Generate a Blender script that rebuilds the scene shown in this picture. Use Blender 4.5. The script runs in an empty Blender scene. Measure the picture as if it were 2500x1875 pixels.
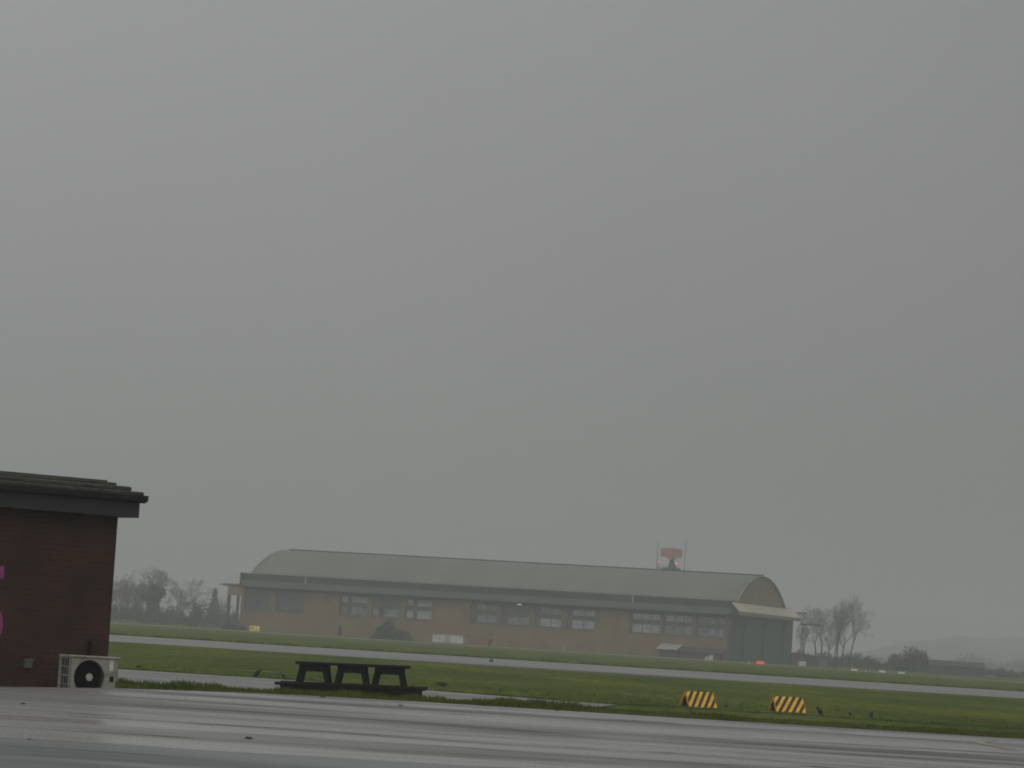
import bpy, bmesh, math, random
from mathutils import Vector, Matrix
R = math.radians
scene = bpy.context.scene
C = scene.collection
random.seed(7)

# ------------------------------------------------------------------ camera
F = 8000.0                       # focal length in photo pixels (2500 wide)
CAM_Z = 1.25
PITCH, ROLL = math.atan(623.0 / F), math.atan(0.0625)
fw = Vector((0, math.cos(PITCH), math.sin(PITCH)))
r0 = Vector((1, 0, 0)); u0 = Vector((0, -math.sin(PITCH), math.cos(PITCH)))
cr = r0 * math.cos(ROLL) + u0 * math.sin(ROLL)
cu = u0 * math.cos(ROLL) - r0 * math.sin(ROLL)
cam_d = bpy.data.cameras.new("camera"); cam = bpy.data.objects.new("camera", cam_d); C.objects.link(cam)
cam_d.sensor_width = 36; cam_d.lens = 36 * F / 2500
cam_d.clip_start = 0.1; cam_d.clip_end = 20000
m = Matrix((cr, cu, -fw)).transposed().to_4x4(); m.translation = (0, 0, CAM_Z)
cam.matrix_world = m
scene.camera = cam
CAMP = Vector((0, 0, CAM_Z))

# ------------------------------------------------------------------ world, sun, exposure
SUN_EL, SUN_AZ = R(40), R(195)    # behind the cloud, at the photographer's back
w = bpy.data.worlds.new("World"); scene.world = w; w.use_nodes = True
nt = w.node_tree; nt.nodes.clear()
wo = nt.nodes.new('ShaderNodeOutputWorld'); bg = nt.nodes.new('ShaderNodeBackground')
sky = nt.nodes.new('ShaderNodeTexSky'); sky.sky_type = 'NISHITA'; sky.sun_disc = False
sky.sun_elevation = SUN_EL; sky.sun_rotation = SUN_AZ
sky.air_density = 1; sky.dust_density = 6
hs = nt.nodes.new('ShaderNodeHueSaturation'); hs.inputs['Saturation'].default_value = 0.08
nt.links.new(sky.outputs[0], hs.inputs['Color'])
tc = nt.nodes.new('ShaderNodeTexCoord'); sx = nt.nodes.new('ShaderNodeSeparateXYZ')
nt.links.new(tc.outputs['Generated'], sx.inputs[0])
cl = nt.nodes.new('ShaderNodeMapRange')            # overcast: brighter towards the zenith
cl.inputs['From Min'].default_value = 0.0; cl.inputs['From Max'].default_value = 1.0
cl.inputs['To Min'].default_value = 2.36; cl.inputs['To Max'].default_value = 6.0
nt.links.new(sx.outputs['Z'], cl.inputs['Value'])
lx = nt.nodes.new('ShaderNodeMapRange')            # cloud a little thinner to the west
lx.inputs['From Min'].default_value = -0.2; lx.inputs['From Max'].default_value = 0.2
lx.inputs['To Min'].default_value = 1.16; lx.inputs['To Max'].default_value = 0.77
nt.links.new(sx.outputs['X'], lx.inputs['Value'])
wn = nt.nodes.new('ShaderNodeTexNoise'); wn.inputs['Scale'].default_value = 5.0; wn.inputs['Detail'].default_value = 3
nt.links.new(tc.outputs['Generated'], wn.inputs['Vector'])
wr = nt.nodes.new('ShaderNodeMapRange'); wr.inputs['To Min'].default_value = 0.92; wr.inputs['To Max'].default_value = 1.08
nt.links.new(wn.outputs['Fac'], wr.inputs['Value'])
mu = nt.nodes.new('ShaderNodeMath'); mu.operation = 'MULTIPLY'
nt.links.new(cl.outputs[0], mu.inputs[0]); nt.links.new(lx.outputs[0], mu.inputs[1])
mu2 = nt.nodes.new('ShaderNodeMath'); mu2.operation = 'MULTIPLY'
nt.links.new(mu.outputs[0], mu2.inputs[0]); nt.links.new(wr.outputs[0], mu2.inputs[1])
tint = nt.nodes.new('ShaderNodeVectorMath'); tint.operation = 'SCALE'
tint.inputs[0].default_value = (0.995, 1.003, 1.004)
nt.links.new(mu2.outputs[0], tint.inputs['Scale'])
mx = nt.nodes.new('ShaderNodeMix'); mx.data_type = 'RGBA'; mx.inputs['Factor'].default_value = 0.93
nt.links.new(hs.outputs[0], mx.inputs['A']); nt.links.new(tint.outputs[0], mx.inputs['B'])
nt.links.new(mx.outputs['Result'], bg.inputs['Color'])
bg.inputs['Strength'].default_value = 0.1
nt.links.new(bg.outputs[0], wo.inputs['Surface'])

sd = bpy.data.lights.new("sun", 'SUN'); sun = bpy.data.objects.new("sun", sd); C.objects.link(sun)
sd.energy = 0.8; sd.angle = R(75); sd.color = (1.0, 0.97, 0.92)
sun_dir = Vector((math.sin(SUN_AZ) * math.cos(SUN_EL), math.cos(SUN_AZ) * math.cos(SUN_EL), math.sin(SUN_EL)))
sun.rotation_euler = sun_dir.to_track_quat('Z', 'Y').to_euler()
sun.location = (0, 0, 80)

scene.view_settings.view_transform = 'Standard'; scene.view_settings.look = 'None'
scene.view_settings.exposure = 0.0; scene.view_settings.gamma = 1.0
scene.cycles.volume_bounces = 2
scene.cycles.use_denoising = True
scene.cycles.filter_width = 1.9

HAZE_DENSITY = 0.00086

# ------------------------------------------------------------------ pixel -> place
def ray(px, py):
    return cr * ((px - 1250) / F) + cu * ((937.5 - py) / F) + fw
def at(px, py, Y):                # the point on the sight line whose distance ahead is Y
    d = ray(px, py); return CAMP + d * (Y / d.y)
def ground(px, py, z=0.0):
    d = ray(px, py); return CAMP + d * ((z - CAM_Z) / d.z)
def pxof(x, Y, z=0.0):             # photo column of a place
    p = Vector((x, Y, z)) - CAMP; return 1250 + F * cr.dot(p) / fw.dot(p)
def hor(px): return 1520 + 0.0625 * (px - 582)
def foot(px, Y, z=0.0):           # ground point at distance Y in the column of photo pixel px
    lo, hi = hor(px) - 400, hor(px) + 600
    for _ in range(50):
        mid = (lo + hi) / 2
        if at(px, mid, Y).z > z: lo = mid
        else: hi = mid
    return at(px, (lo + hi) / 2, Y)

# ------------------------------------------------------------------ materials
def new_mat(name):
    mt = bpy.data.materials.new(name); mt.use_nodes = True
    n = mt.node_tree; b = n.nodes['Principled BSDF']
    return mt, n, b
def noise_mat(name, c1, c2, scale=5.0, rough=0.8, stretch=(1, 1, 1), c3=None, scale2=None, spec=0.3, bump=0.0, detail=4, metal=0.0, lo=0.35, hi=0.65):
    mt, n, b = new_mat(name)
    t = n.nodes.new('ShaderNodeTexCoord'); mp = n.nodes.new('ShaderNodeMapping')
    mp.inputs['Scale'].default_value = stretch
    n.links.new(t.outputs['Object'], mp.inputs[0])
    ns = n.nodes.new('ShaderNodeTexNoise'); ns.inputs['Scale'].default_value = scale; ns.inputs['Detail'].default_value = detail
    n.links.new(mp.outputs[0], ns.inputs['Vector'])
    rm = n.nodes.new('ShaderNodeValToRGB')
    rm.color_ramp.elements[0].position = lo; rm.color_ramp.elements[0].color = (*c1, 1)
    rm.color_ramp.elements[1].position = hi; rm.color_ramp.elements[1].color = (*c2, 1)
    n.links.new(ns.outputs['Fac'], rm.inputs[0])
    out = rm.outputs[0]
    if c3:
        n2 = n.nodes.new('ShaderNodeTexNoise'); n2.inputs['Scale'].default_value = scale2; n2.inputs['Detail'].default_value = 5
        n.links.new(mp.outputs[0], n2.inputs['Vector'])
        r2 = n.nodes.new('ShaderNodeMapRange'); r2.inputs['From Min'].default_value = 0.5; r2.inputs['From Max'].default_value = 0.68
        n.links.new(n2.outputs['Fac'], r2.inputs['Value'])
        mm = n.nodes.new('ShaderNodeMix'); mm.data_type = 'RGBA'; mm.inputs['B'].default_value = (*c3, 1)
        n.links.new(r2.outputs[0], mm.inputs['Factor']); n.links.new(out, mm.inputs['A'])
        out = mm.outputs['Result']
    n.links.new(out, b.inputs['Base Color'])
    b.inputs['Roughness'].default_value = rough; b.inputs['Specular IOR Level'].default_value = spec
    b.inputs['Metallic'].default_value = metal
    if bump:
        bp = n.nodes.new('ShaderNodeBump'); bp.inputs['Strength'].default_value = bump; bp.inputs['Distance'].default_value = 0.02
        n.links.new(ns.outputs['Fac'], bp.inputs['Height']); n.links.new(bp.outputs[0], b.inputs['Normal'])
    return mt
def emit_mat(name, col, strength, base=None):
    mt, n, b = new_mat(name)
    b.inputs['Base Color'].default_value = (*(base or col), 1)
    b.inputs['Emission Color'].default_value = (*col, 1); b.inputs['Emission Strength'].default_value = strength
    return mt

def wet_mat(name, dark, light, rlo, rhi, spec=0.5, along=0.14, across=0.62, line_amt=0.55, turn=38):
    """worn wet paving: long damp streaks across the view, sky sheen put into the pale colour, with fine grain"""
    mt, n, b = new_mat(name)
    t = n.nodes.new('ShaderNodeTexCoord')
    def noise(sc, stretch, detail=4, dist=0.0):
        mp = n.nodes.new('ShaderNodeMapping'); mp.inputs['Scale'].default_value = stretch
        mp.inputs['Rotation'].default_value = (0, 0, R(turn))
        n.links.new(t.outputs['Object'], mp.inputs[0])
        q = n.nodes.new('ShaderNodeTexNoise'); q.inputs['Scale'].default_value = sc; q.inputs['Detail'].default_value = detail
        q.inputs['Distortion'].default_value = dist
        n.links.new(mp.outputs[0], q.inputs['Vector']); return q.outputs['Fac']
    def rng(v, a, bb, c, d):
        q = n.nodes.new('ShaderNodeMapRange'); q.inputs['From Min'].default_value = a; q.inputs['From Max'].default_value = bb
        q.inputs['To Min'].default_value = c; q.inputs['To Max'].default_value = d
        n.links.new(v, q.inputs['Value']); return q.outputs[0]
    def math_(op, a, bb):
        q = n.nodes.new('ShaderNodeMath'); q.operation = op
        for i, v in enumerate((a, bb)):
            if isinstance(v, (int, float)): q.inputs[i].default_value = v
            else: n.links.new(v, q.inputs[i])
        return q.outputs[0]
    streak = noise(1.0, (along, across, 1), 8, 0.9)
    patch = noise(0.33, (0.25, 1, 1), 4, 0.3)
    grain = noise(38, (1, 1, 1), 3)
    thin = noise(1.0, (along * .45, across * 1.1, 1), 3, 0.5)
    ln = math_('SUBTRACT', thin, 0.5); ln = math_('ABSOLUTE', ln, 0)
    line = rng(ln, 0.0, 0.012, 1.0, 0.0)                    # thin dark wandering seams
    broad = rng(noise(0.7, (along, 0.4, 1), 3), 0.40, 0.58, 0.0, 1.0)
    line = math_('MULTIPLY', line, broad)
    mixv = math_('ADD', math_('MULTIPLY', rng(streak, 0.32, 0.68, 0, 1), 0.62), math_('MULTIPLY', rng(patch, 0.35, 0.65, 0, 1), 0.38))
    mixv2 = math_('ADD', math_('MULTIPLY', mixv, 0.75), math_('MULTIPLY', grain, 0.25))
    mixv2 = math_('SUBTRACT', mixv2, math_('MULTIPLY', line, line_amt))
    rm = n.nodes.new('ShaderNodeValToRGB')
    rm.color_ramp.elements[0].position = 0.16; rm.color_ramp.elements[0].color = (*dark, 1)
    rm.color_ramp.elements[1].position = 0.74; rm.color_ramp.elements[1].color = (*light, 1)  # pale streaks: wet sheen put into the colour besides the low roughness
    n.links.new(mixv2, rm.inputs[0]); n.links.new(rm.outputs[0], b.inputs['Base Color'])
    n.links.new(rng(mixv2, 0.16, 0.74, rhi, rlo), b.inputs['Roughness'])
    n.links.new(rng(line, 0, 1, spec, spec * 0.45), b.inputs['Specular IOR Level'])
    bp = n.nodes.new('ShaderNodeBump'); bp.inputs['Strength'].default_value = 0.25; bp.inputs['Distance'].default_value = 0.01
    n.links.new(grain, bp.inputs['Height']); n.links.new(bp.outputs[0], b.inputs['Normal'])
    return mt

def brick_mat(name, c1, c2, mortar, dirt):
    mt, n, b = new_mat(name)
    t = n.nodes.new('ShaderNodeTexCoord'); mp = n.nodes.new('ShaderNodeMapping')
    mp.inputs['Rotation'].default_value = (R(90), 0, 0)
    n.links.new(t.outputs['Object'], mp.inputs[0])
    br = n.nodes.new('ShaderNodeTexBrick')
    br.inputs['Color1'].default_value = (*c1, 1); br.inputs['Color2'].default_value = (*c2, 1); br.inputs['Mortar'].default_value = (*mortar, 1)
    br.inputs['Scale'].default_value = 1.0; br.inputs['Brick Width'].default_value = 0.225; br.inputs['Row Height'].default_value = 0.075
    br.inputs['Mortar Size'].default_value = 0.008; br.inputs['Bias'].default_value = 0.1
    n.links.new(mp.outputs[0], br.inputs['Vector'])
    ns = n.nodes.new('ShaderNodeTexNoise'); ns.inputs['Scale'].default_value = 1.3; ns.inputs['Detail'].default_value = 6
    n.links.new(t.outputs['Object'], ns.inputs['Vector'])
    r = n.nodes.new('ShaderNodeMapRange'); r.inputs['From Min'].default_value = 0.4; r.inputs['From Max'].default_value = 0.68
    r.inputs['To Max'].default_value = 0.85
    n.links.new(ns.outputs['Fac'], r.inputs['Value'])
    mm = n.nodes.new('ShaderNodeMix'); mm.data_type = 'RGBA'; mm.inputs['B'].default_value = (*dirt, 1)
    n.links.new(br.outputs['Color'], mm.inputs['A']); n.links.new(r.outputs[0], mm.inputs['Factor'])
    n.links.new(mm.outputs['Result'], b.inputs['Base Color'])
    b.inputs['Roughness'].default_value = 0.75; b.inputs['Specular IOR Level'].default_value = 0.25
    bp = n.nodes.new('ShaderNodeBump'); bp.inputs['Strength'].default_value = 0.3; bp.inputs['Distance'].default_value = 0.01
    n.links.new(br.outputs['Fac'], bp.inputs['Height']); bp.invert = True
    n.links.new(bp.outputs[0], b.inputs['Normal'])
    return mt

def stripe_mat(name, yellow, black, period, lean):
    mt, n, b = new_mat(name)
    t = n.nodes.new('ShaderNodeTexCoord'); s = n.nodes.new('ShaderNodeSeparateXYZ')
    n.links.new(t.outputs['Object'], s.inputs[0])
    def mth(op, a, bb=0.0):
        q = n.nodes.new('ShaderNodeMath'); q.operation = op
        for i, v in enumerate((a, bb)):
            if isinstance(v, (int, float)): q.inputs[i].default_value = v
            else: n.links.new(v, q.inputs[i])
        return q.outputs[0]
    v = mth('SUBTRACT', s.outputs['X'], mth('MULTIPLY', s.outputs['Z'], lean))
    fr = mth('FRACT', mth('ADD', mth('DIVIDE', v, period), 20.27))
    g = mth('LESS_THAN', fr, 0.5)
    ns = n.nodes.new('ShaderNodeTexNoise'); ns.inputs['Scale'].default_value = 9; ns.inputs['Detail'].default_value = 8
    n.links.new(t.outputs['Object'], ns.inputs['Vector'])
    ym = n.nodes.new('ShaderNodeValToRGB')
    ym.color_ramp.elements[0].position = 0.3; ym.color_ramp.elements[0].color = (yellow[0] * .55, yellow[1] * .52, yellow[2] * .8, 1)
    ym.color_ramp.elements[1].position = 0.6; ym.color_ramp.elements[1].color = (*yellow, 1)
    n.links.new(ns.outputs['Fac'], ym.inputs[0])
    mm = n.nodes.new('ShaderNodeMix'); mm.data_type = 'RGBA'; mm.inputs['A'].default_value = (*black, 1)
    n.links.new(ym.outputs[0], mm.inputs['B']); n.links.new(g, mm.inputs['Factor'])
    n.links.new(mm.outputs['Result'], b.inputs['Base Color']); b.inputs['Roughness'].default_value = 0.55
    return mt

def grass_ground_mat():
    mt, n, b = new_mat('grass_field')
    t = n.nodes.new('ShaderNodeTexCoord')
    def noise(sc, st, det=5):
        mp = n.nodes.new('ShaderNodeMapping'); mp.inputs['Scale'].default_value = st
        n.links.new(t.outputs['Object'], mp.inputs[0])
        q = n.nodes.new('ShaderNodeTexNoise'); q.inputs['Scale'].default_value = sc; q.inputs['Detail'].default_value = det
        n.links.new(mp.outputs[0], q.inputs['Vector']); return q.outputs['Fac']
    r = n.nodes.new('ShaderNodeValToRGB'); e = r.color_ramp.elements
    e[0].position = 0.3; e[0].color = (0.047, 0.071, 0.009, 1); e[1].position = 0.7; e[1].color = (0.128, 0.134, 0.017, 1)
    m_ = e.new(0.5); m_.color = (0.070, 0.096, 0.011, 1)
    n.links.new(noise(1.0, (0.22, 0.05, 1)), r.inputs[0])
    fine = n.nodes.new('ShaderNodeMapRange'); fine.inputs['From Min'].default_value = 0.3; fine.inputs['From Max'].default_value = 0.7
    fine.inputs['To Min'].default_value = 0.52; fine.inputs['To Max'].default_value = 1.42
    n.links.new(noise(3.2, (1, 0.25, 1), 6), fine.inputs['Value'])
    v = n.nodes.new('ShaderNodeVectorMath'); v.operation = 'SCALE'
    n.links.new(r.outputs[0], v.inputs[0]); n.links.new(fine.outputs[0], v.inputs['Scale'])
    n.links.new(v.outputs[0], b.inputs['Base Color'])
    b.inputs['Roughness'].default_value = 0.95; b.inputs['Specular IOR Level'].default_value = 0.05
    return mt

M = {}
M['grass'] = grass_ground_mat()
M['blade'] = noise_mat('grass_blade', (0.036, 0.054, 0.007), (0.098, 0.116, 0.015), 1.7, 0.9, spec=0.1)
M['verge'] = noise_mat('verge_soil', (0.035, 0.045, 0.01), (0.075, 0.08, 0.02), 2.5, 0.95, spec=0.05)
M['apron'] = wet_mat('wet_concrete', (0.036, 0.035, 0.033), (0.255, 0.249, 0.23), 0.18, 0.66, spec=0.5)
M['asphalt'] = wet_mat('wet_asphalt', (0.05, 0.056, 0.058), (0.105, 0.115, 0.117), 0.28, 0.55, spec=0.42, line_amt=0.3)
M['runway'] = wet_mat('runway_asphalt', (0.125, 0.13, 0.118), (0.19, 0.195, 0.18), 0.40, 0.56, spec=0.45, line_amt=0.1)
M['pale_concrete'] = noise_mat('pale_concrete', (0.22, 0.21, 0.18), (0.36, 0.35, 0.31), 0.3, 0.6)
M['brick'] = brick_mat('dark_brick', (0.050, 0.018, 0.010), (0.064, 0.023, 0.013), (0.056, 0.040, 0.029), (0.023, 0.016, 0.010))
M['pink'] = noise_mat('pink_paint', (0.27, 0.05, 0.17), (0.33, 0.07, 0.21), 6, 0.5)
M['fascia'] = noise_mat('dark_fascia_board', (0.032, 0.030, 0.033), (0.043, 0.040, 0.045), 3, 0.55, stretch=(0.3, 0.3, 1.5))
M['gutter'] = noise_mat('black_gutter', (0.012, 0.012, 0.011), (0.02, 0.021, 0.019), 5, 0.45)
M['felt'] = noise_mat('mossy_roof_tile', (0.032, 0.034, 0.029), (0.062, 0.067, 0.052), 9, 0.85, stretch=(0.4, 1, 1), c3=(0.085, 0.085, 0.055), scale2=16)
M['grey_plastic'] = noise_mat('grey_plastic', (0.09, 0.09, 0.09), (0.12, 0.12, 0.118), 7, 0.5)
M['cream_metal'] = noise_mat('cream_painted_metal', (0.31, 0.30, 0.26), (0.38, 0.37, 0.325), 4, 0.45, c3=(0.23, 0.215, 0.17), scale2=7)
M['white_label'] = noise_mat('white_sticker', (0.62, 0.64, 0.64), (0.72, 0.73, 0.72), 10, 0.4)
M['black_plastic'] = noise_mat('black_fan_plastic', (0.005, 0.006, 0.005), (0.009, 0.010, 0.009), 10, 0.9, spec=0.0)
M['coil'] = noise_mat('dark_coil_fins', (0.018, 0.019, 0.017), (0.045, 0.046, 0.042), 30, 0.6, stretch=(1, 6, 0.4))
M['wire'] = noise_mat('dirty_white_wire', (0.24, 0.24, 0.21), (0.33, 0.32, 0.29), 20, 0.5)
M['hub'] = noise_mat('pale_hub_cap', (0.38, 0.39, 0.38), (0.44, 0.44, 0.43), 10, 0.4)
M['matt_black'] = noise_mat('dull_black', (0.007, 0.008, 0.006), (0.015, 0.015, 0.012), 12, 0.9, spec=0.05)
M['wet_wood'] = noise_mat('wet_dark_timber', (0.004, 0.005, 0.003), (0.012, 0.013, 0.008), 6, 0.6, stretch=(1, 8, 8), spec=0.12)
M['stripe'] = stripe_mat('yellow_black_stripes', (0.86, 0.50, 0.030), (0.026, 0.023, 0.023), 0.172, 0.84)
M['yellow_edge'] = noise_mat('worn_yellow_edge', (0.36, 0.17, 0.02), (0.54, 0.27, 0.022), 14, 0.6)
M['inside_shade'] = noise_mat('painted_inside_shade', (0.016, 0.014, 0.012), (0.024, 0.022, 0.02), 8, 0.9)
M['feather'] = noise_mat('black_feathers', (0.010, 0.011, 0.012), (0.024, 0.025, 0.024), 40, 0.55)
M['dark_feather'] = noise_mat('dark_brown_feathers', (0.022, 0.021, 0.013), (0.036, 0.034, 0.021), 40, 0.6)
M['leg'] = noise_mat('dark_bird_leg', (0.02, 0.02, 0.018), (0.03, 0.028, 0.024), 40, 0.6)
M['litter'] = noise_mat('wet_leaf_litter', (0.028, 0.024, 0.018), (0.07, 0.06, 0.045), 30, 0.7)
M['yellow_line'] = noise_mat('faded_yellow_paint', (0.22, 0.19, 0.115), (0.34, 0.29, 0.17), 3, 0.6, c3=(0.12, 0.115, 0.10), scale2=5)
# hangar
M['h_brick'] = noise_mat('weathered_hangar_brick', (0.130, 0.096, 0.044), (0.192, 0.142, 0.066), 0.35, 0.85, c3=(0.19, 0.108, 0.064), scale2=0.2)
M['h_gable'] = noise_mat('brown_gable_boards', (0.225, 0.168, 0.088), (0.28, 0.21, 0.112), 0.3, 0.8, stretch=(1, 1, 0.15))
M['h_roof'] = noise_mat('grey_hangar_roof_sheet', (0.146, 0.158, 0.126), (0.170, 0.181, 0.147), 0.35, 0.7, stretch=(1.0, 0.12, 0.12), c3=(0.140, 0.151, 0.126), scale2=0.16)
M['h_ridge'] = noise_mat('dark_ridge_cap', (0.03, 0.031, 0.028), (0.05, 0.052, 0.046), 0.6, 0.8)
M['h_dark'] = noise_mat('dark_parapet_band', (0.026, 0.028, 0.026), (0.040, 0.042, 0.039), 0.3, 0.8, stretch=(1, 1, 0.5))
M['h_lip'] = noise_mat('grey_canopy_fascia', (0.088, 0.098, 0.101), (0.108, 0.118, 0.121), 0.25, 0.75)
M['h_green'] = noise_mat('green_hangar_door', (0.014, 0.080, 0.047), (0.023, 0.105, 0.065), 0.4, 0.7, stretch=(1, 1, 0.1))
M['h_seam'] = noise_mat('dark_door_seam', (0.028, 0.04, 0.032), (0.034, 0.048, 0.04), 1, 0.8)
M['h_cream'] = noise_mat('cream_canopy_sheet', (0.50, 0.455, 0.345), (0.58, 0.53, 0.41), 0.3, 0.6, stretch=(1, 1, 0.3))
M['h_cream_dull'] = noise_mat('dull_canopy_edge', (0.20, 0.19, 0.145), (0.245, 0.23, 0.18), 0.5, 0.7)
M['h_frame'] = noise_mat('dark_window_frame', (0.075, 0.078, 0.072), (0.10, 0.10, 0.094), 0.6, 0.7)
M['h_glass_pale'] = noise_mat('pale_sky_glass', (0.20, 0.22, 0.22), (0.36, 0.38, 0.38), 0.6, 0.3, stretch=(1, 1, 3), spec=0.5)  # pale and grey-blue panes: sky brightness put into the diffuse colour
M['h_glass_mid'] = noise_mat('grey_blue_glass', (0.085, 0.10, 0.105), (0.22, 0.24, 0.245), 0.9, 0.3, spec=0.5)
M['h_glass_dark'] = noise_mat('dark_blue_glass', (0.045, 0.062, 0.070), (0.08, 0.10, 0.106), 0.7, 0.3, spec=0.5)
M['h_steel'] = noise_mat('dark_grey_steel', (0.05, 0.053, 0.046), (0.08, 0.08, 0.07), 0.6, 0.7)
M['strip_light'] = emit_mat('lit_tube', (0.95, 1.0, 0.98), .9)
M['pale_sheet'] = noise_mat('pale_corrugated_sheet', (0.30, 0.30, 0.27), (0.38, 0.375, 0.34), 0.7, 0.7, stretch=(4, 1, 1))
M['dark_shed'] = noise_mat('dark_shed_boards', (0.045, 0.048, 0.048), (0.07, 0.072, 0.07), 0.8, 0.8)
M['dark_roof'] = noise_mat('dark_felt_roof', (0.05, 0.05, 0.046), (0.072, 0.07, 0.064), 0.6, 0.85)
M['red_brown'] = noise_mat('red_brown_brick', (0.10, 0.060, 0.045), (0.14, 0.082, 0.06), 0.5, 0.85)
M['rust_red'] = noise_mat('rusty_red_paint', (0.20, 0.07, 0.05), (0.27, 0.10, 0.07), 1.1, 0.7)
M['white_paint'] = noise_mat('dirty_white_paint', (0.44, 0.43, 0.39), (0.60, 0.585, 0.53), 0.6, 0.55)
M['cream_stone'] = noise_mat('pale_painted_concrete', (0.46, 0.45, 0.37), (0.6, 0.58, 0.5), 2.0, 0.8)
M['green_dark'] = noise_mat('dark_green_paint', (0.035, 0.06, 0.05), (0.05, 0.08, 0.066), 1, 0.7)
M['green_pale'] = noise_mat('pale_green_paint', (0.10, 0.125, 0.105), (0.135, 0.16, 0.135), 1, 0.7)
M['sign_yellow'] = noise_mat('yellow_sign_face', (0.62, 0.55, 0.12), (0.72, 0.64, 0.17), 1.5, 0.5)
M['sign_black'] = noise_mat('black_sign_paint', (0.03, 0.03, 0.02), (0.05, 0.05, 0.03), 3, 0.6)
M['sign_red'] = emit_mat('lit_red_sign_face', (0.80, 0.07, 0.045), 0.42)
M['sign_pink'] = emit_mat('lit_pale_sign_mark', (0.85, 0.16, 0.10), 0.4)
M['radar_red'] = noise_mat('red_radar_mesh', (0.44, 0.22, 0.22), (0.56, 0.29, 0.29), 0.9, 0.7)
M['radar_grey'] = noise_mat('grey_green_radar_housing', (0.085, 0.095, 0.085), (0.12, 0.13, 0.115), 0.5, 0.75)
M['lamp_core'] = emit_mat('red_lamp_core', (1.0, 0.45, 0.45), 1.2)
M['lamp_glass'] = emit_mat('red_lamp_glass', (1.0, 0.06, 0.08), 0.85)
M['bark'] = noise_mat('wet_grey_bark', (0.055, 0.052, 0.048), (0.085, 0.082, 0.075), 2, 0.9, stretch=(1, 1, 0.2))
M['twig'] = noise_mat('bare_twigs', (0.10, 0.096, 0.09), (0.14, 0.134, 0.126), 1.2, 0.9)
M['ivy'] = noise_mat('dark_ivy_leaves', (0.036, 0.042, 0.032), (0.066, 0.074, 0.058), 0.9, 0.8)
M['shrub'] = noise_mat('dull_shrub_leaves', (0.044, 0.050, 0.032), (0.088, 0.092, 0.062), 0.7, 0.85)
M['hedge'] = noise_mat('brown_grey_hedge_twigs', (0.058, 0.057, 0.052), (0.098, 0.095, 0.088), 0.6, 0.9)
M['conifer'] = noise_mat('dark_needles', (0.030, 0.040, 0.028), (0.055, 0.066, 0.046), 0.9, 0.85)
M['hill'] = noise_mat('winter_hillside', (0.042, 0.05, 0.030), (0.085, 0.092, 0.055), 0.012, 0.95, c3=(0.04, 0.04, 0.032), scale2=0.02)

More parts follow.
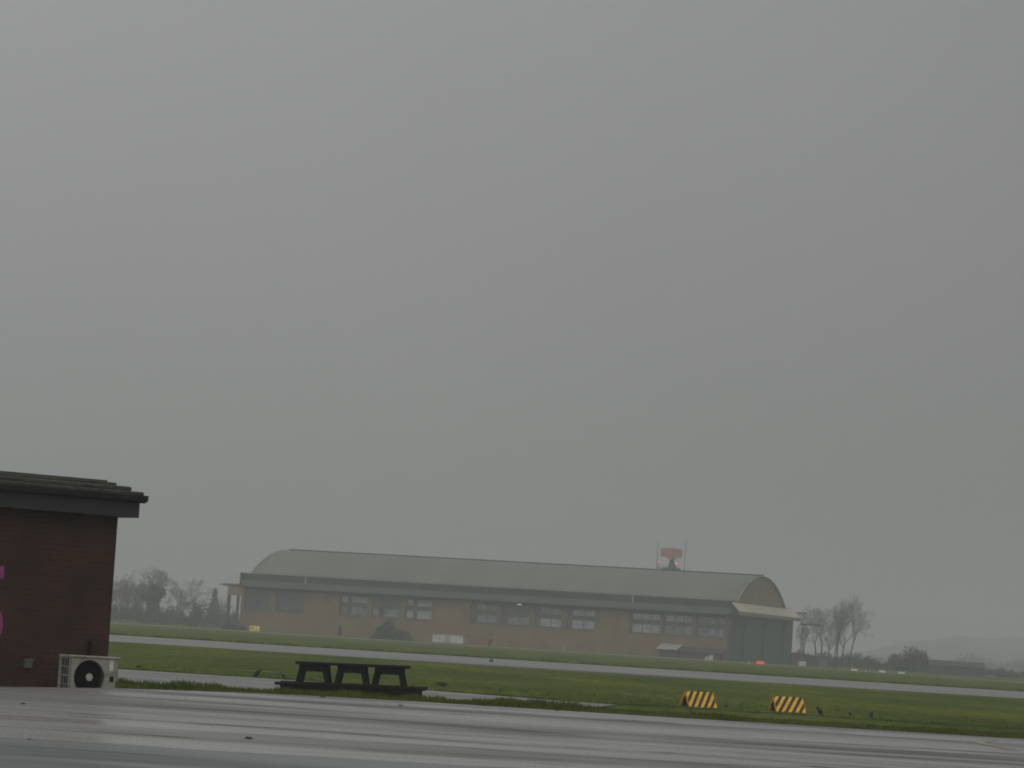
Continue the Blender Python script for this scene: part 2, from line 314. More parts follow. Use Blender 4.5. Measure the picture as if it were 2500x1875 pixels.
# ------------------------------------------------------------------ mesh helpers
class MB:
    def __init__(s): s.v = []; s.f = []
    def add(s, vs, fs):
        k = len(s.v); s.v += [tuple(p) for p in vs]; s.f += [tuple(i + k for i in f) for f in fs]
        return s
    def box(s, x0, x1, y0, y1, z0, z1):
        return s.add([(x0, y0, z0), (x1, y0, z0), (x1, y1, z0), (x0, y1, z0), (x0, y0, z1), (x1, y0, z1), (x1, y1, z1), (x0, y1, z1)],
                     [(0, 3, 2, 1), (4, 5, 6, 7), (0, 1, 5, 4), (1, 2, 6, 5), (2, 3, 7, 6), (3, 0, 4, 7)])
    def prism(s, poly, axis, a, b):
        """poly = 2-D points; axis = 'x','y' or 'z' is the direction of extrusion from a to b"""
        def pt(p, t):
            return (t, p[0], p[1]) if axis == 'x' else (p[0], t, p[1]) if axis == 'y' else (p[0], p[1], t)
        n = len(poly)
        vs = [pt(p, a) for p in poly] + [pt(p, b) for p in poly]
        fs = [tuple(range(n))[::-1], tuple(range(n, 2 * n))] + [(i, (i + 1) % n, n + (i + 1) % n, n + i) for i in range(n)]
        return s.add(vs, fs)
    def tube(s, p, q, r1, r2, n=6, cap=True):
        p, q = Vector(p), Vector(q); d = q - p
        if d.length < 1e-6: return s
        d.normalize(); a = d.orthogonal().normalized(); b = d.cross(a)
        vs = []
        for c, r in ((p, r1), (q, r2)):
            for i in range(n):
                t = 2 * math.pi * i / n
                vs.append(c + a * (r * math.cos(t)) + b * (r * math.sin(t)))
        fs = [(i, (i + 1) % n, n + (i + 1) % n, n + i) for i in range(n)]
        if cap: fs += [tuple(range(n))[::-1], tuple(range(n, 2 * n))]
        return s.add(vs, fs)
    def beam(s, p, q, wx, wy):
        """rectangular bar from p to q, wx wide along the world x-ish side, wy along the other"""
        p, q = Vector(p), Vector(q); d = (q - p).normalized()
        side = Vector((1, 0, 0)) if abs(d.x) < 0.8 else Vector((0, 0, 1))
        a = (side - d * side.dot(d)).normalized(); b = d.cross(a)
        vs = []
        for c in (p, q):
            for sa, sb in ((-1, -1), (1, -1), (1, 1), (-1, 1)):
                vs.append(c + a * (sa * wx / 2) + b * (sb * wy / 2))
        return s.add(vs, [(0, 3, 2, 1), (4, 5, 6, 7), (0, 1, 5, 4), (1, 2, 6, 5), (2, 3, 7, 6), (3, 0, 4, 7)])
    def sphere(s, c, rx, ry=None, rz=None, n=10, mrings=6):
        ry = ry or rx; rz = rz or rx; c = Vector(c); vs = [c + Vector((0, 0, -rz))]; fs = []
        for j in range(1, mrings):
            ph = -math.pi / 2 + math.pi * j / mrings
            for i in range(n):
                t = 2 * math.pi * i / n
                vs.append(c + Vector((rx * math.cos(ph) * math.cos(t), ry * math.cos(ph) * math.sin(t), rz * math.sin(ph))))
        vs.append(c + Vector((0, 0, rz)))
        for i in range(n): fs.append((0, 1 + (i + 1) % n, 1 + i))
        for j in range(mrings - 2):
            for i in range(n):
                a = 1 + j * n
                fs.append((a + i, a + (i + 1) % n, a + n + (i + 1) % n, a + n + i))
        top = len(vs) - 1; a = 1 + (mrings - 2) * n
        for i in range(n): fs.append((a + i, a + (i + 1) % n, top))
        return s.add(vs, fs)
    def build(s, name, mat, parent=None, loc=None, rz=0.0, smooth=False, bevel=0.0):
        me = bpy.data.meshes.new(name); me.from_pydata(s.v, [], s.f); me.update()
        if mat is not None: me.materials.append(mat)
        if smooth: me.polygons.foreach_set('use_smooth', [True] * len(me.polygons))
        o = bpy.data.objects.new(name, me); C.objects.link(o)
        if parent is not None: o.parent = parent
        if loc is not None: o.location = loc
        o.rotation_euler.z = rz
        if bevel:
            bv = o.modifiers.new('bevel', 'BEVEL'); bv.width = bevel; bv.segments = 2; bv.limit_method = 'ANGLE'
        return o
def tag(o, label=None, cat=None, group=None, kind=None):
    if label: o['label'] = label
    if cat: o['category'] = cat
    if group: o['group'] = group
    if kind: o['kind'] = kind
    return o
def thing(name, label, cat, loc=(0, 0, 0), rz=0.0, group=None):
    o = bpy.data.objects.new(name, None); C.objects.link(o); o.empty_display_size = 0.3
    o.location = loc; o.rotation_euler.z = rz
    return tag(o, label, cat, group)
def children_of(o): return [c for c in bpy.data.objects if c.parent == o]
def copy_tree(o, parent=None):
    c = o.copy(); C.objects.link(c)
    if parent is not None: c.parent = parent
    for ch in children_of(o): copy_tree(ch, c)
    return c

# ------------------------------------------------------------------ the setting: ground
g = MB()
xs = [-1400, -300, -80, -40, 0, 40, 80, 300, 1400]; ys = [-25, 10, 60, 120, 200, 300, 450, 700, 1200, 2200, 4000]
for j in range(len(ys) - 1):
    for i in range(len(xs) - 1):
        pass
vs = [(x, y, 0.0) for y in ys for x in xs]; nx = len(xs)
fs = [(j * nx + i, j * nx + i + 1, (j + 1) * nx + i + 1, (j + 1) * nx + i) for j in range(len(ys) - 1) for i in range(nx - 1)]
tag(MB().add(vs, fs).build('ground', M['grass']), kind='structure')

def strip(name, left, right, z, mat, n=60):
    """a paved band; left/right = functions x -> y of the near and far edge"""
    b = MB(); X = [(-160 + 320 * i / n) for i in range(n + 1)]
    vs = [(x, left(x), z) for x in X] + [(x, right(x), z) for x in X]
    fs = [(i, i + 1, n + 2 + i, n + 1 + i) for i in range(n)]
    return tag(b.add(vs, fs).build(name, mat), kind='structure')
wob = lambda x, s, a: a * (math.sin(x * 0.31 + s) + 0.6 * math.sin(x * 0.83 + 2 * s) + 0.5 * math.sin(x * 2.1 + s * 3))
strip('runway', lambda x: 153.5 + wob(x, 1, .35), lambda x: 205 + wob(x, 2, .25), 0.006, M['runway'], 240)
def path_far(x):
    return 76 - 5.4 * min(1, max(0, (x + 4.1) / 6.0)) + wob(x, 4, .08)
def path_near(x):
    t = min(1, max(0, (x - 1.0) / 1.7)); return 60 + wob(x, 3, .2) + (path_far(x) + .01 - 60) * t * t * (3 - 2 * t)
strip('path', path_near, path_far, 0.006, M['runway'], 240)
# thin pale perimeter track in front of the hangar, curving nearer on the right
def track_mid(x): return 492 - 112 * max(0, min(1, (x - 30) / 28)) ** 1.0
b = MB(); X = [-75 + i * 2.0 for i in range(86)]
vs = [(x, track_mid(x) - 9, 0.006) for x in X] + [(x, track_mid(x) + 9, 0.006) for x in X]
n = len(X)
tag(b.add(vs, [(i, i + 1, n + i + 1, n + i) for i in range(n - 1)]).build('perimeter_road', M['pale_concrete']), kind='structure')

# worn muddy margin on the near side of the runway, and pale strips: a thin puddle and a straw line
M['mud'] = noise_mat('worn_muddy_grass', (0.055, 0.058, 0.034), (0.10, 0.10, 0.065), .5, 0.8, c3=(0.06, 0.08, 0.02), scale2=.9)
b = MB(); X = [-12 + i * .4 for i in range(111)]
vs = [(x, 148.5 - 3.5 * max(0, math.sin(x * .19 + .6)) + wob(x, 5, .5), 0.003) for x in X] + [(x, 153.9 + wob(x, 1, .35), 0.003) for x in X]
n = len(X)
tag(b.add(vs, [(i, i + 1, n + i + 1, n + i) for i in range(n - 1)]).build('muddy_margin', M['mud']), kind='structure')
for pa, pb, Y, wd in ((1263, 1440, 150.2, .55), (575, 690, 87.0, .35)):  # first strip is a puddle, second a pale straw line in the grass
    qa, qb = foot(pa, Y), foot(pb, Y); X = [qa.x + (qb.x - qa.x) * i / 30 for i in range(31)]; n = 31
    tp = [min(1, 3 * i / 30, 3 * (30 - i) / 30) for i in range(31)]
    vs = [(x, Y - wd * t * (.6 + .3 * math.sin(x * 3)), .0075) for x, t in zip(X, tp)] + [(x, Y + .05 + wd * t * (.6 + .3 * math.sin(x * 2 + 1)), .0075) for x, t in zip(X, tp)]
    tag(MB().add(vs, [(i, i + 1, n + i + 1, n + i) for i in range(n - 1)]).build('pale_strip', M['runway']), kind='structure')

# apron: a raised slab, concrete far part and asphalt near part
AZ = 0.28
def interp(tab, x):
    if x <= tab[0][0]: return tab[0][1]
    for (a, fa), (b_, fb) in zip(tab, tab[1:]):
        if x <= b_: return fa + (fb - fa) * (x - a) / (b_ - a)
    return tab[-1][1]
edge_tab = [(p.x, p.y) for p in [foot(q, Y, AZ) for q, Y in ((-160, 39.5), (0, 40.6), (279, 43.7), (400, 44.6), (640, 46.4), (1017, 47.3), (2600, 47.5))]] + [(30, 47.5)]
def edge_y(x): return interp(edge_tab, x)
EX = [-40 + 0.25 * i for i in range(341)]
def join_y(x): return 24.9 + .12 * math.sin(x * 1.3) + .07 * math.sin(x * 3.7) + .30 * math.sin(x * .45 + 1) + .04 * math.sin(x * 9.1)
b = MB(); vs = []; fs = []
for x in EX:
    e = edge_y(x) + 0.015 * math.sin(x * 7) + 0.02 * math.sin(x * 2.3)
    vs += [(x, join_y(x), AZ), (x, e, AZ), (x, e, -0.1)]
for i in range(len(EX) - 1):
    a = i * 3; fs += [(a, a + 3, a + 4, a + 1), (a + 1, a + 4, a + 5, a + 2)]
tag(b.add(vs, fs).build('apron', M['apron']), kind='structure')
b = MB(); vs = []; fs = []
for x in EX: vs += [(x, -24, AZ), (x, join_y(x), AZ)]
for i in range(len(EX) - 1):
    a = i * 2; fs.append((a, a + 2, a + 3, a + 1))
tag(b.add(vs, fs).build('asphalt_pavement', M['asphalt']), kind='structure')

# painted yellow curve near the apron's far edge
def ribbon(name, pts, wd, z, mat):
    P = [Vector(p) for p in pts]; vs = []; fs = []
    for i, p in enumerate(P):
        d = (P[min(i + 1, len(P) - 1)] - P[max(i - 1, 0)]).normalized(); nrm = Vector((-d.y, d.x, 0))
        vs += [(p + nrm * wd / 2)[:2] + (z,), (p - nrm * wd / 2)[:2] + (z,)]
    for i in range(len(P) - 1): fs.append((2 * i, 2 * i + 1, 2 * i + 3, 2 * i + 2))
    return MB().add(vs, fs).build(name, mat)
yl = [ground(px, py, AZ + .005) for px, py in ((2425, 1806), (2405, 1808.5), (2392, 1811), (2396, 1814), (2412, 1818.5), (2435, 1823), (2465, 1829), (2480, 1831))]
sm = []
for i in range(len(yl) - 1):
    for k in range(4): sm.append(yl[i].lerp(yl[i + 1], k / 4))
sm.append(yl[-1])
tag(ribbon('yellow_line', sm, 0.14, AZ + .005, M['yellow_line']), kind='structure')

# grass verge: a low bank behind the apron
crest_dep = [(250, 150), (282, 150), (348, 154), (506, 152), (633, 153), (850, 151), (1050, 148), (1236, 145), (1350, 143.5), (1480, 145), (1700, 146), (2500, 145)]
def crest_z(x):
    Y = edge_y(x) + 1.4
    px = pxof(x, Y, .3)
    return CAM_Z - interp(crest_dep, px) * Y / F
def vnoise(x, y):
    return 0.5 * math.sin(x * 3.1 + 1.7 * math.sin(y * 2.3)) + 0.5 * math.sin(x * 7.3 + y * 5.1) + 0.35 * math.sin(x * 17.0 + y * 11)
def verge_z(x, k):
    """k = metres behind the apron edge"""
    cz = crest_z(x) - 0.055
    if k < 1.4: z = AZ - 0.012 + (cz - AZ + .012) * (k / 1.4) ** 0.8
    elif k < 2.0: z = cz
    else: z = cz * (1 - min(1, (k - 2.0) / 1.3)) ** 1.2
    fade = min(1, k / .3) * (1 if k < 2.6 else max(0, (3.5 - k) / .9))
    return z + 0.014 * vnoise(x, k) * fade
VX0 = foot(280, 43.7, .3).x; VX = [VX0 + 0.1 * i for i in range(155)]; VK = [0.0, .15, .3, .5, .75, 1, 1.2, 1.4, 1.6, 1.8, 2.0, 2.2, 2.5, 2.8, 3.1, 3.4, 3.6]
vs = []; fs = []
for x in VX:
    for k in VK: vs.append((x * (1 + k / edge_y(x)), edge_y(x) + .02 + k, verge_z(x, k) if k < 3.5 else -0.03))
nk = len(VK)
for i in range(len(VX) - 1):
    for j in range(nk - 1): fs.append((i * nk + j, (i + 1) * nk + j, (i + 1) * nk + j + 1, i * nk + j + 1))
tag(MB().add(vs, fs).build('verge', M['verge'], smooth=True), kind='structure')

def blades(name, spots, hmin, hmax, wd, mat, label):
    rnd = random.Random(3); vs = []; fs = []
    for (x, y, z) in spots:
        h = rnd.uniform(hmin, hmax) * (1 if name != 'verge_grass' or x < 1.2 else max(.45, 1 - (x - 1.2) * .6)) * (.55 + .9 * max(0, min(1, .5 + .42 * (math.sin(x * 2.3) + .8 * math.sin(x * 5.9 + 1) + .6 * math.sin(x * 13.1 + y))))); a = rnd.uniform(0, math.pi); lean = rnd.uniform(0, .6) * h; t = rnd.uniform(0, 6.28)
        dx, dy = math.cos(a) * wd * .5, math.sin(a) * wd * .5; k = len(vs)
        mx_, my_ = lean * math.cos(t), lean * math.sin(t)
        vs += [(x - dx, y - dy, z - .01), (x + dx, y + dy, z - .01), (x + mx_ * .4 + dx * .7, y + my_ * .4 + dy * .7, z + h * .6), (x + mx_, y + my_, z + h)]
        fs += [(k, k + 1, k + 2), (k, k + 2, k + 3)]
    o = MB().add(vs, fs).build(name, mat)
    return tag(o, label, 'grass', kind='stuff')
rnd = random.Random(11)
spots = []
for _ in range(42000):
    x = rnd.uniform(VX0 + .03, 10); k = rnd.random() ** 0.9 * 3.1 + .02
    if vnoise(x * .6, k * .4 + 3) + rnd.uniform(-1, 1) < -0.5: continue
    spots.append((x * (1 + k / edge_y(x)), edge_y(x) + .02 + k, verge_z(x, k)))
blades('verge_grass', spots, 0.02, 0.075, 0.012, M['blade'], 'rough wet grass on the low bank behind the apron')
spots = []
for _ in range(5000):
    y = rnd.uniform(70, 84); x = rnd.uniform(-.165, .165) * y
    if y < path_far(x) + .02: continue
    spots.append((x, y, 0))
for _ in range(9000):     # along the far edge of the path and the near and far edges of the runway
    x = rnd.uniform(-13, 13); spots.append((x, path_far(x) + abs(rnd.gauss(0, .5)), 0))
blades('field_grass', spots, 0.015, 0.045, 0.02, M['blade'], 'short green airfield grass in front of the runway')
spots = []
for _ in range(14000):
    x = rnd.uniform(-36, 36); spots.append((x, 205 + wob(x, 2, .25) + abs(rnd.gauss(0, 1.2)), 0))
blades('far_grass', spots, 0.05, 0.12, 0.06, M['blade'], 'taller grass along the far side of the runway')

# far hills on the right, rising behind the field
ridge = [(1500, 1590), (1900, 1600), (2050, 1594), (2130, 1578), (2240, 1556), (2330, 1550), (2420, 1550), (2500, 1552), (2700, 1560), (3000, 1600)]
vs = []; fs = []; cols = [1500 + 25 * i for i in range(61)]
for px in cols:
    for Y, k in ((1700, 0.0), (1950, .2), (2250, .5), (2500, .82), (2700, 1.0), (2900, .8), (3300, 0.0)):
        p = foot(px, Y); top = at(px, interp(ridge, px) + 5, 2700).z
        vs.append((p.x, Y, max(-.5, top * k + (.9 * math.sin(px * .047 + Y) + .6 * math.sin(px * .131 + 1) + .4 * math.sin(px * .29)) * k - .3)))
for i in range(len(cols) - 1):
    for j in range(6): fs.append((i * 7 + j, (i + 1) * 7 + j, (i + 1) * 7 + j + 1, i * 7 + j + 1))
tag(MB().add(vs, fs).build('hills', M['hill'], smooth=True), kind='structure')

# ------------------------------------------------------------------ the hangar
A = foot(1779.5, 513); B = foot(583, 539)
TH = math.atan2(B.y - A.y, A.x - B.x); L = math.hypot(B.x - A.x, B.y - A.y)
W = 42.0
hg = thing('hangar', 'long brick hangar with a curved grey roof and green end doors, beyond the runway', 'hangar', A, -TH)
HM = Matrix.Rotation(-TH, 4, 'Z'); HM.translation = A; HI = HM.inverted()
def on_front(px, py, y0=0.0):     # photo pixel -> (x, z) on the facade plane y = y0 in the hangar's own frame
    o = HI @ CAMP; d = HI.to_3x3() @ ray(px, py); t = (y0 - o.y) / d.y; p = o + d * t; return p.x, p.z
def on_end(px, py, x0=0.0):
    o = HI @ CAMP; d = HI.to_3x3() @ ray(px, py); t = (x0 - o.x) / d.x; p = o + d * t; return p.y, p.z
ZT, ZM, ZB = 9.4, 8.3, 7.25       # top of dark band, split, underside of the grey lip
SILL, HEAD = 3.55, 6.95
# window groups: (left px, right px) along y about 1500
wins = [(597, 659, 'd'), (674, 740, 'd'), (829, 896, 'p'), (908, 973, 'm'), (990, 1054, 'p'),
        (1147, 1214, 'm'), (1221, 1292, 'm'), (1304, 1371, 'p'), (1384, 1452, 'p'),
        (1536, 1611, 'p'), (1617, 1690, 'm'), (1698, 1769, 'm')]
wx = []
for a, c, k in wins:
    py = 1500 + (a - 1200) * .0625
    wx.append((on_front(a, py + 6)[0], on_front(c, py + 8)[0], k))
wall = MB()
wall.box(-L, 0, 0, .5, 0, SILL); wall.box(-L, 0, 0, .5, HEAD, ZB + .6)
prev = -L
for x0, x1, k in wx:
    wall.box(prev, x0, 0, .5, SILL, HEAD); prev = x1
wall.box(prev, 0, 0, .5, SILL, HEAD)
wall.box(-L, -L + .5, .5, W - .5, 0, ZB + .6); wall.box(-L, 0, W - .5, W, 0, ZB + .6)
wall.box(-L + .5, -.3, 3.0, 3.2, 0, ZB + .4)      # inner wall that closes the front rooms
wall.build('wall', M['h_brick'], hg)
MB().box(-L + .2, -.1, -.12, 2.2, ZM, ZT).build('parapet', M['h_dark'], hg)
lip = MB().box(-L + .5, -.02, -1.25, -.13, ZB, ZM - .003); lip.build('eaves_canopy', M['h_lip'], hg)
MB().box(-L + .1, -L + .49, -1.28, 2.2, ZB - .05, ZT + .05).build('end_cap', M['h_dark'], hg)
MB().box(-L + .5, -.02, -.45, -.005, ZB - .28, ZB - .003).build('soffit_shade', M['h_dark'], hg)  # dark strip painting in the shade line under the canopy
# windows
MATS = {'p': ('h_glass_pale', 'h_glass_mid'), 'm': ('h_glass_mid', 'h_glass_mid'), 'd': ('h_glass_dark', 'h_glass_dark')}
wr_ = random.Random(5)
for i, (x0, x1, k) in enumerate(wx):
    fr = MB(); yf, yb = .30, .42; t = .13; lm = (0, 0, 0, 0, 0, 1.0, 1.15, .85, .7, .35, .3, .3)[i]; xs0 = x0
    if lm: fr.box(x0, x0 + lm, yf, yb, SILL, HEAD); x0 += lm  # flat dark strip standing in for the shaded deep left reveal
    w_ = x1 - x0
    fr.box(x0, x0 + t, yf, yb, SILL, HEAD); fr.box(x1 - t, x1, yf, yb, SILL, HEAD)
    fr.box(x0 + t, x1 - t, yf, yb, HEAD - .34, HEAD); fr.box(x0 + t, x1 - t, yf, yb, SILL, SILL + .12)
    zl, zh = 4.92, 5.70
    fr.box(x0 + t, x1 - t, yf, yb, zl, zh)                                    # dark spandrel rail
    muls = [.33] if k == 'p' and i in (2, 4) else [.30, .36] if i == 3 else [.36, .68] if i >= 9 else [.52]
    mw = .68 if i in (2, 3, 4) else .11
    for q in muls:
        xm = x0 + t + (w_ - 2 * t) * q
        fr.box(xm - mw / 2, xm + mw / 2, yf, yb, SILL + .12, zl); fr.box(xm - mw / 2, xm + mw / 2, yf, yb, zh, HEAD - .34)
    f = fr.build('window', M['h_frame'], hg)
    up, dn = [('h_glass_' + {'p': 'pale', 'm': 'mid', 'd': 'dark'}[q]) for q in ('dd', 'dd', 'pm', 'dm', 'pp', 'mm', 'dm', 'mp', 'pp', 'pp', 'pm', 'mm')[i]]
    MB().box(x0 + t, x1 - t, .37, .39, zh, HEAD - .34).build('pane', M[up], f)
    MB().box(x0 + t, x1 - t, .37, .39, SILL + .12, zl).build('pane', M[dn], f)
    MB().box(xs0 - .08, x1 + .08, -.09, .28, SILL - .13, SILL - .002).build('sill', M['h_frame'], f)
for px, py in ((1268, 1475.5),):
    x, z = on_front(px, py, .25); MB().box(x - .3, x + .3, .18, .28, z - .07, z + .07).build('strip_light', M['strip_light'], hg)
# curved roof
YC, HALF = 18.9, 16.6
ZC = on_front(699, 1344.5, YC)[1]
ZC = max(12.6, min(14.2, ZC))
def arch(t):                      # t -1..1 -> (y, z)
    return YC + HALF * t, ZT - .05 + (ZC - ZT + .05) * (1 - abs(t) ** 2.15)
NA = 44
prof = [arch(-1 + 2 * i / NA) for i in range(NA + 1)]
rf = MB(); X0, X1 = -L + .4, .12
nxs = 60; vs = []; fs = []
for j in range(nxs + 1):
    x = X0 + (X1 - X0) * j / nxs
    for (y, z) in prof: vs.append((x, y, z))
for j in range(nxs):
    for i in range(NA):
        a = j * (NA + 1) + i; fs.append((a, a + 1, a + NA + 2, a + NA + 1))
rf.add(vs, fs)
roof = rf.build('roof', M['h_roof'], hg, smooth=True)
sol = roof.modifiers.new('thickness', 'SOLIDIFY'); sol.thickness = .12; sol.offset = -1
MB().box(X0, X1 + .02, YC - .35, YC + .35, ZC + .004, ZC + .32).build('ridge_cap', M['h_ridge'], roof)
b = MB()                          # edge trim of the right-hand gable
for i in range(NA):
    b.beam((X1 + .03, prof[i][0], prof[i][1] + .02), (X1 + .03, prof[i + 1][0], prof[i + 1][1] + .02), .16, .18)
b.build('verge_trim', M['pale_sheet'], roof)
for px in (1231, 1470):           # pale strips running up from the eaves
    x = on_front(px, 1437 + (px - 1231) * .0625, YC - HALF)[0]; b = MB()
    for i in range(0, 6):
        b.beam((x, prof[i][0], prof[i][1] + .05), (x, prof[i + 1][0], prof[i + 1][1] + .05), .32, .05)
    b.build('pale_flashing', M['pale_sheet'], roof)
for px in (748, 1545):
    x = on_front(px, 1405 + (px - 748) * .075)[0]
    MB().box(x - .1, x + .1, -.2, -.125, ZM, ZT - .1).build('downpipe', M['pale_sheet'], hg)
# end wall: gable, canopy, doors
gb = [(y, z - .14) for (y, z) in prof]
poly = [(gb[0][0], ZB)] + gb + [(gb[-1][0], ZB)]
b = MB(); b.prism(poly, 'x', -.35, -.1); b.build('gable', M['h_gable'], hg)
poly2 = [(y, z) for (y, z) in gb]
MB().prism([(gb[0][0], ZB)] + poly2 + [(gb[-1][0], ZB)], 'x', -L + .42, -L + .7).build('gable', M['h_gable'], hg)
MB().box(-.45, -.02, 2.3, W - .6, ZB - .1, ZT - .4).build('door_header', M['h_dark'], hg)
MB().box(-.4, .0, 2.3, W - .6, ZT - .4 + .002, ZT - .1).build('ledge', M['h_dark'], hg)
cn = MB()
cn.prism([(.02, ZT - .32), (.02, ZT - .17), (1.28, 7.93), (1.28, 7.80)], 'y', -.04, W + .6)
can = cn.build('door_canopy', M['h_cream'], hg)
MB().box(1.15, 1.285, -.04, W + .6, 7.28, 7.795).build('canopy_edge', M['h_cream_dull'], can)
MB().prism([(.02, 7.3), (.02, ZT - .33), (1.14, 7.86), (1.14, 7.3)], 'y', -.19, -.05).build('canopy_cheek', M['h_dark'], can)
nleaf = 6; y0, y1 = 1.0, W - .3
for i in range(nleaf):
    a = y0 + (y1 - y0) * i / nleaf; c = y0 + (y1 - y0) * (i + 1) / nleaf
    xo = -.28 if i % 2 == 0 else -.02
    d = MB().box(xo, xo + .2, a + .06, c - .06 + (.4 if i % 2 == 0 else 0), .05, 7.28).build('hangar_door', M['h_green'], hg)
    sm_ = MB(); sm_.box(xo + .2, xo + .3, a + .07, a + .42, .06, 7.2); sm_.build('stile', M['h_seam'], d)
MB().box(-.5, .02, -.02, .98, 0, ZB + .3).build('corner_pier', M['h_steel'], hg)
# door-guide frame standing out from the left end
def hx(px, py, y0=.3): return on_front(px, py, y0)
f0 = MB()
xl, zt_ = hx(538, 1425); xr, _ = hx(590, 1425)
f0.prism([(xl - .2, zt_ - .05), (xl + 1.0, zt_ + .12), (-L - .003, zt_ + .12), (-L - .003, zt_ - .28), (xl + 1.0, zt_ - .28)], 'y', .1, 2.0)
gf = f0.build('guide_beam', M['h_steel'], hg)
xc0, zc_ = hx(555.5, 1452); xc1, _ = hx(561.5, 1452); xd0, _ = hx(578.7, 1452); xd1, _ = hx(583, 1452)
MB().box(xc0, -L - .003, .3, .6, zc_, zt_ - .283).build('header_panel', M['h_gable'], hg)
MB().box(xc0, xc1, .25, .75, 0, zc_ - .002).build('column', M['h_steel'], hg)
MB().box(xd0, min(xd1, -L - .004), .25, .75, 0, zc_ - .002).build('column', M['h_steel'], hg)
# lattice guide at the far right corner
yA, _ = on_end(1943, 1520, 1.0)
b = MB(); xx = 1.4
for k in range(2):
    y = W + .9 + k * 1.4
    b.tube((xx, y, 0), (xx, y, 6.7), .07, .07, 6)
for z in (3.0, 5.0, 6.7): b.tube((xx, W + .9, z), (xx, W + 2.3, z), .06, .06, 6)
b.tube((xx, W + .9, 5.0), (xx, W + 2.3, 6.7), .05, .05, 6); b.tube((xx, W + .9, 6.7), (xx, W + 2.3, 5.0), .05, .05, 6)
b.box(xx - .3, xx + 2.8, W + .6, W + 4.6, 6.75, 7.0)
b.beam((xx, W + .9, 7.0), (xx + .3, W + .9, 8.6), .12, .12); b.beam((xx, W + 2.3, 7.0), (xx - .6, W + .9, 8.6), .1, .1); b.beam((xx + .7, W + .9, 7.0), (xx - .1, W + .9, 8.6), .1, .1)
b.box(xx - 1.6, xx + .8, W + .3, W + .9, 8.62, 8.85)
b.build('guide_lattice', M['h_steel'], hg)

# ------------------------------------------------------------------ things in front of and beside the hangar
def near_hangar(px, off, z=0.0):   # local x on the hangar's front, off metres in front of it -> world point
    lo, hi = -L - 20, 30
    for _ in range(40):
        mid = (lo + hi) / 2; p = HM @ Vector((mid, -off, 0)); q = cr.dot(p - CAMP) / fw.dot(p - CAMP) * F + 1250
        if q < px: lo = mid
        else: hi = mid
    p = HM @ Vector(((lo + hi) / 2, -off, z)); return p
S = F / 520.0                       # photo pixels per metre at the hangar
# porch shed with a pale roof
p = near_hangar(1632, 3.0)
sh = thing('shed', 'small dark shed with a pale sloping roof against the hangar wall', 'shed', p, -TH)
MB().box(-1.5, 1.6, 0, 2.9, 0, 1.25).build('wall', M['dark_shed'], sh)
MB().prism([(-.5, 1.22), (-.5, 1.36), (2.95, 2.15), (2.95, 2.02)], 'x', -1.95, 1.45).build('roof', M['pale_sheet'], sh)
MB().box(-.9, -.1, -.05, -.003, 0, 1.15).build('door', M['h_steel'], sh)
p = near_hangar(1700, 2.2)
an = thing('annex', 'low brown annex with a dark sloping roof between the pale-roofed shed and green doors', 'annex', p, -TH)
MB().box(-2.6, 3.6, 0, 2.1, 0, 1.0).build('wall', M['red_brown'], an)
MB().prism([(-.5, .98), (-.5, 1.12), (2.15, 1.85), (2.15, 1.72)], 'x', -2.9, 4.0).build('roof', M['dark_roof'], an)
MB().box(1.0, 1.9, -.05, -.003, .25, .9).build('window', M['h_frame'], an)
for px, wd, hh, lab in ((1725, .55, .42, 'squat white bin on the left of the pair before the low brown annex'), (1735, .62, .68, 'taller white bin on the right of the pair before the low brown annex')):
    p = near_hangar(px, 4.5)
    bn = thing('white_bin', lab, 'bin', p, -TH, 'white bins before the annex')
    MB().prism([(-wd / 2 * .88, 0), (wd / 2 * .88, 0), (wd / 2, hh), (-wd / 2, hh)], 'y', 0, .5).build('body', M['white_paint'], bn)
    MB().box(-wd / 2 - .03, wd / 2 + .03, -.03, .53, hh + .002, hh + .07).build('lid', M['white_label'], bn)
# white low trailer and red skip
p = near_hangar(1092, 5)
tr = thing('storage_cabin', 'long low dirty white cabin against the hangar wall', 'cabin', p, -TH)
MB().box(-2.55, 2.55, 0, 2.2, .12, 1.32).build('body', M['white_paint'], tr)
MB().box(-2.62, 2.62, -.06, 2.26, 1.322, 1.42).build('roof', M['pale_sheet'], tr)
MB().box(-.45, .45, -.03, -.003, .16, 1.25).build('door', M['pale_sheet'], tr)
for x in (-2.0, 2.0): MB().box(x - .2, x + .2, .1, 2.0, 0, .118).build('skid', M['h_steel'], tr)
p = near_hangar(1177, 5)
sk = thing('skip', 'rusty red skip on the grass beside the white cabin', 'skip', p, -TH)
MB().prism([(-.85, 0), (.85, 0), (1.2, 1.0), (-1.2, 1.0)], 'y', 0, 1.6).build('body', M['rust_red'], sk)
MB().box(-1.24, 1.24, -.05, 1.65, 1.002, 1.1).build('rim', M['red_brown'], sk)
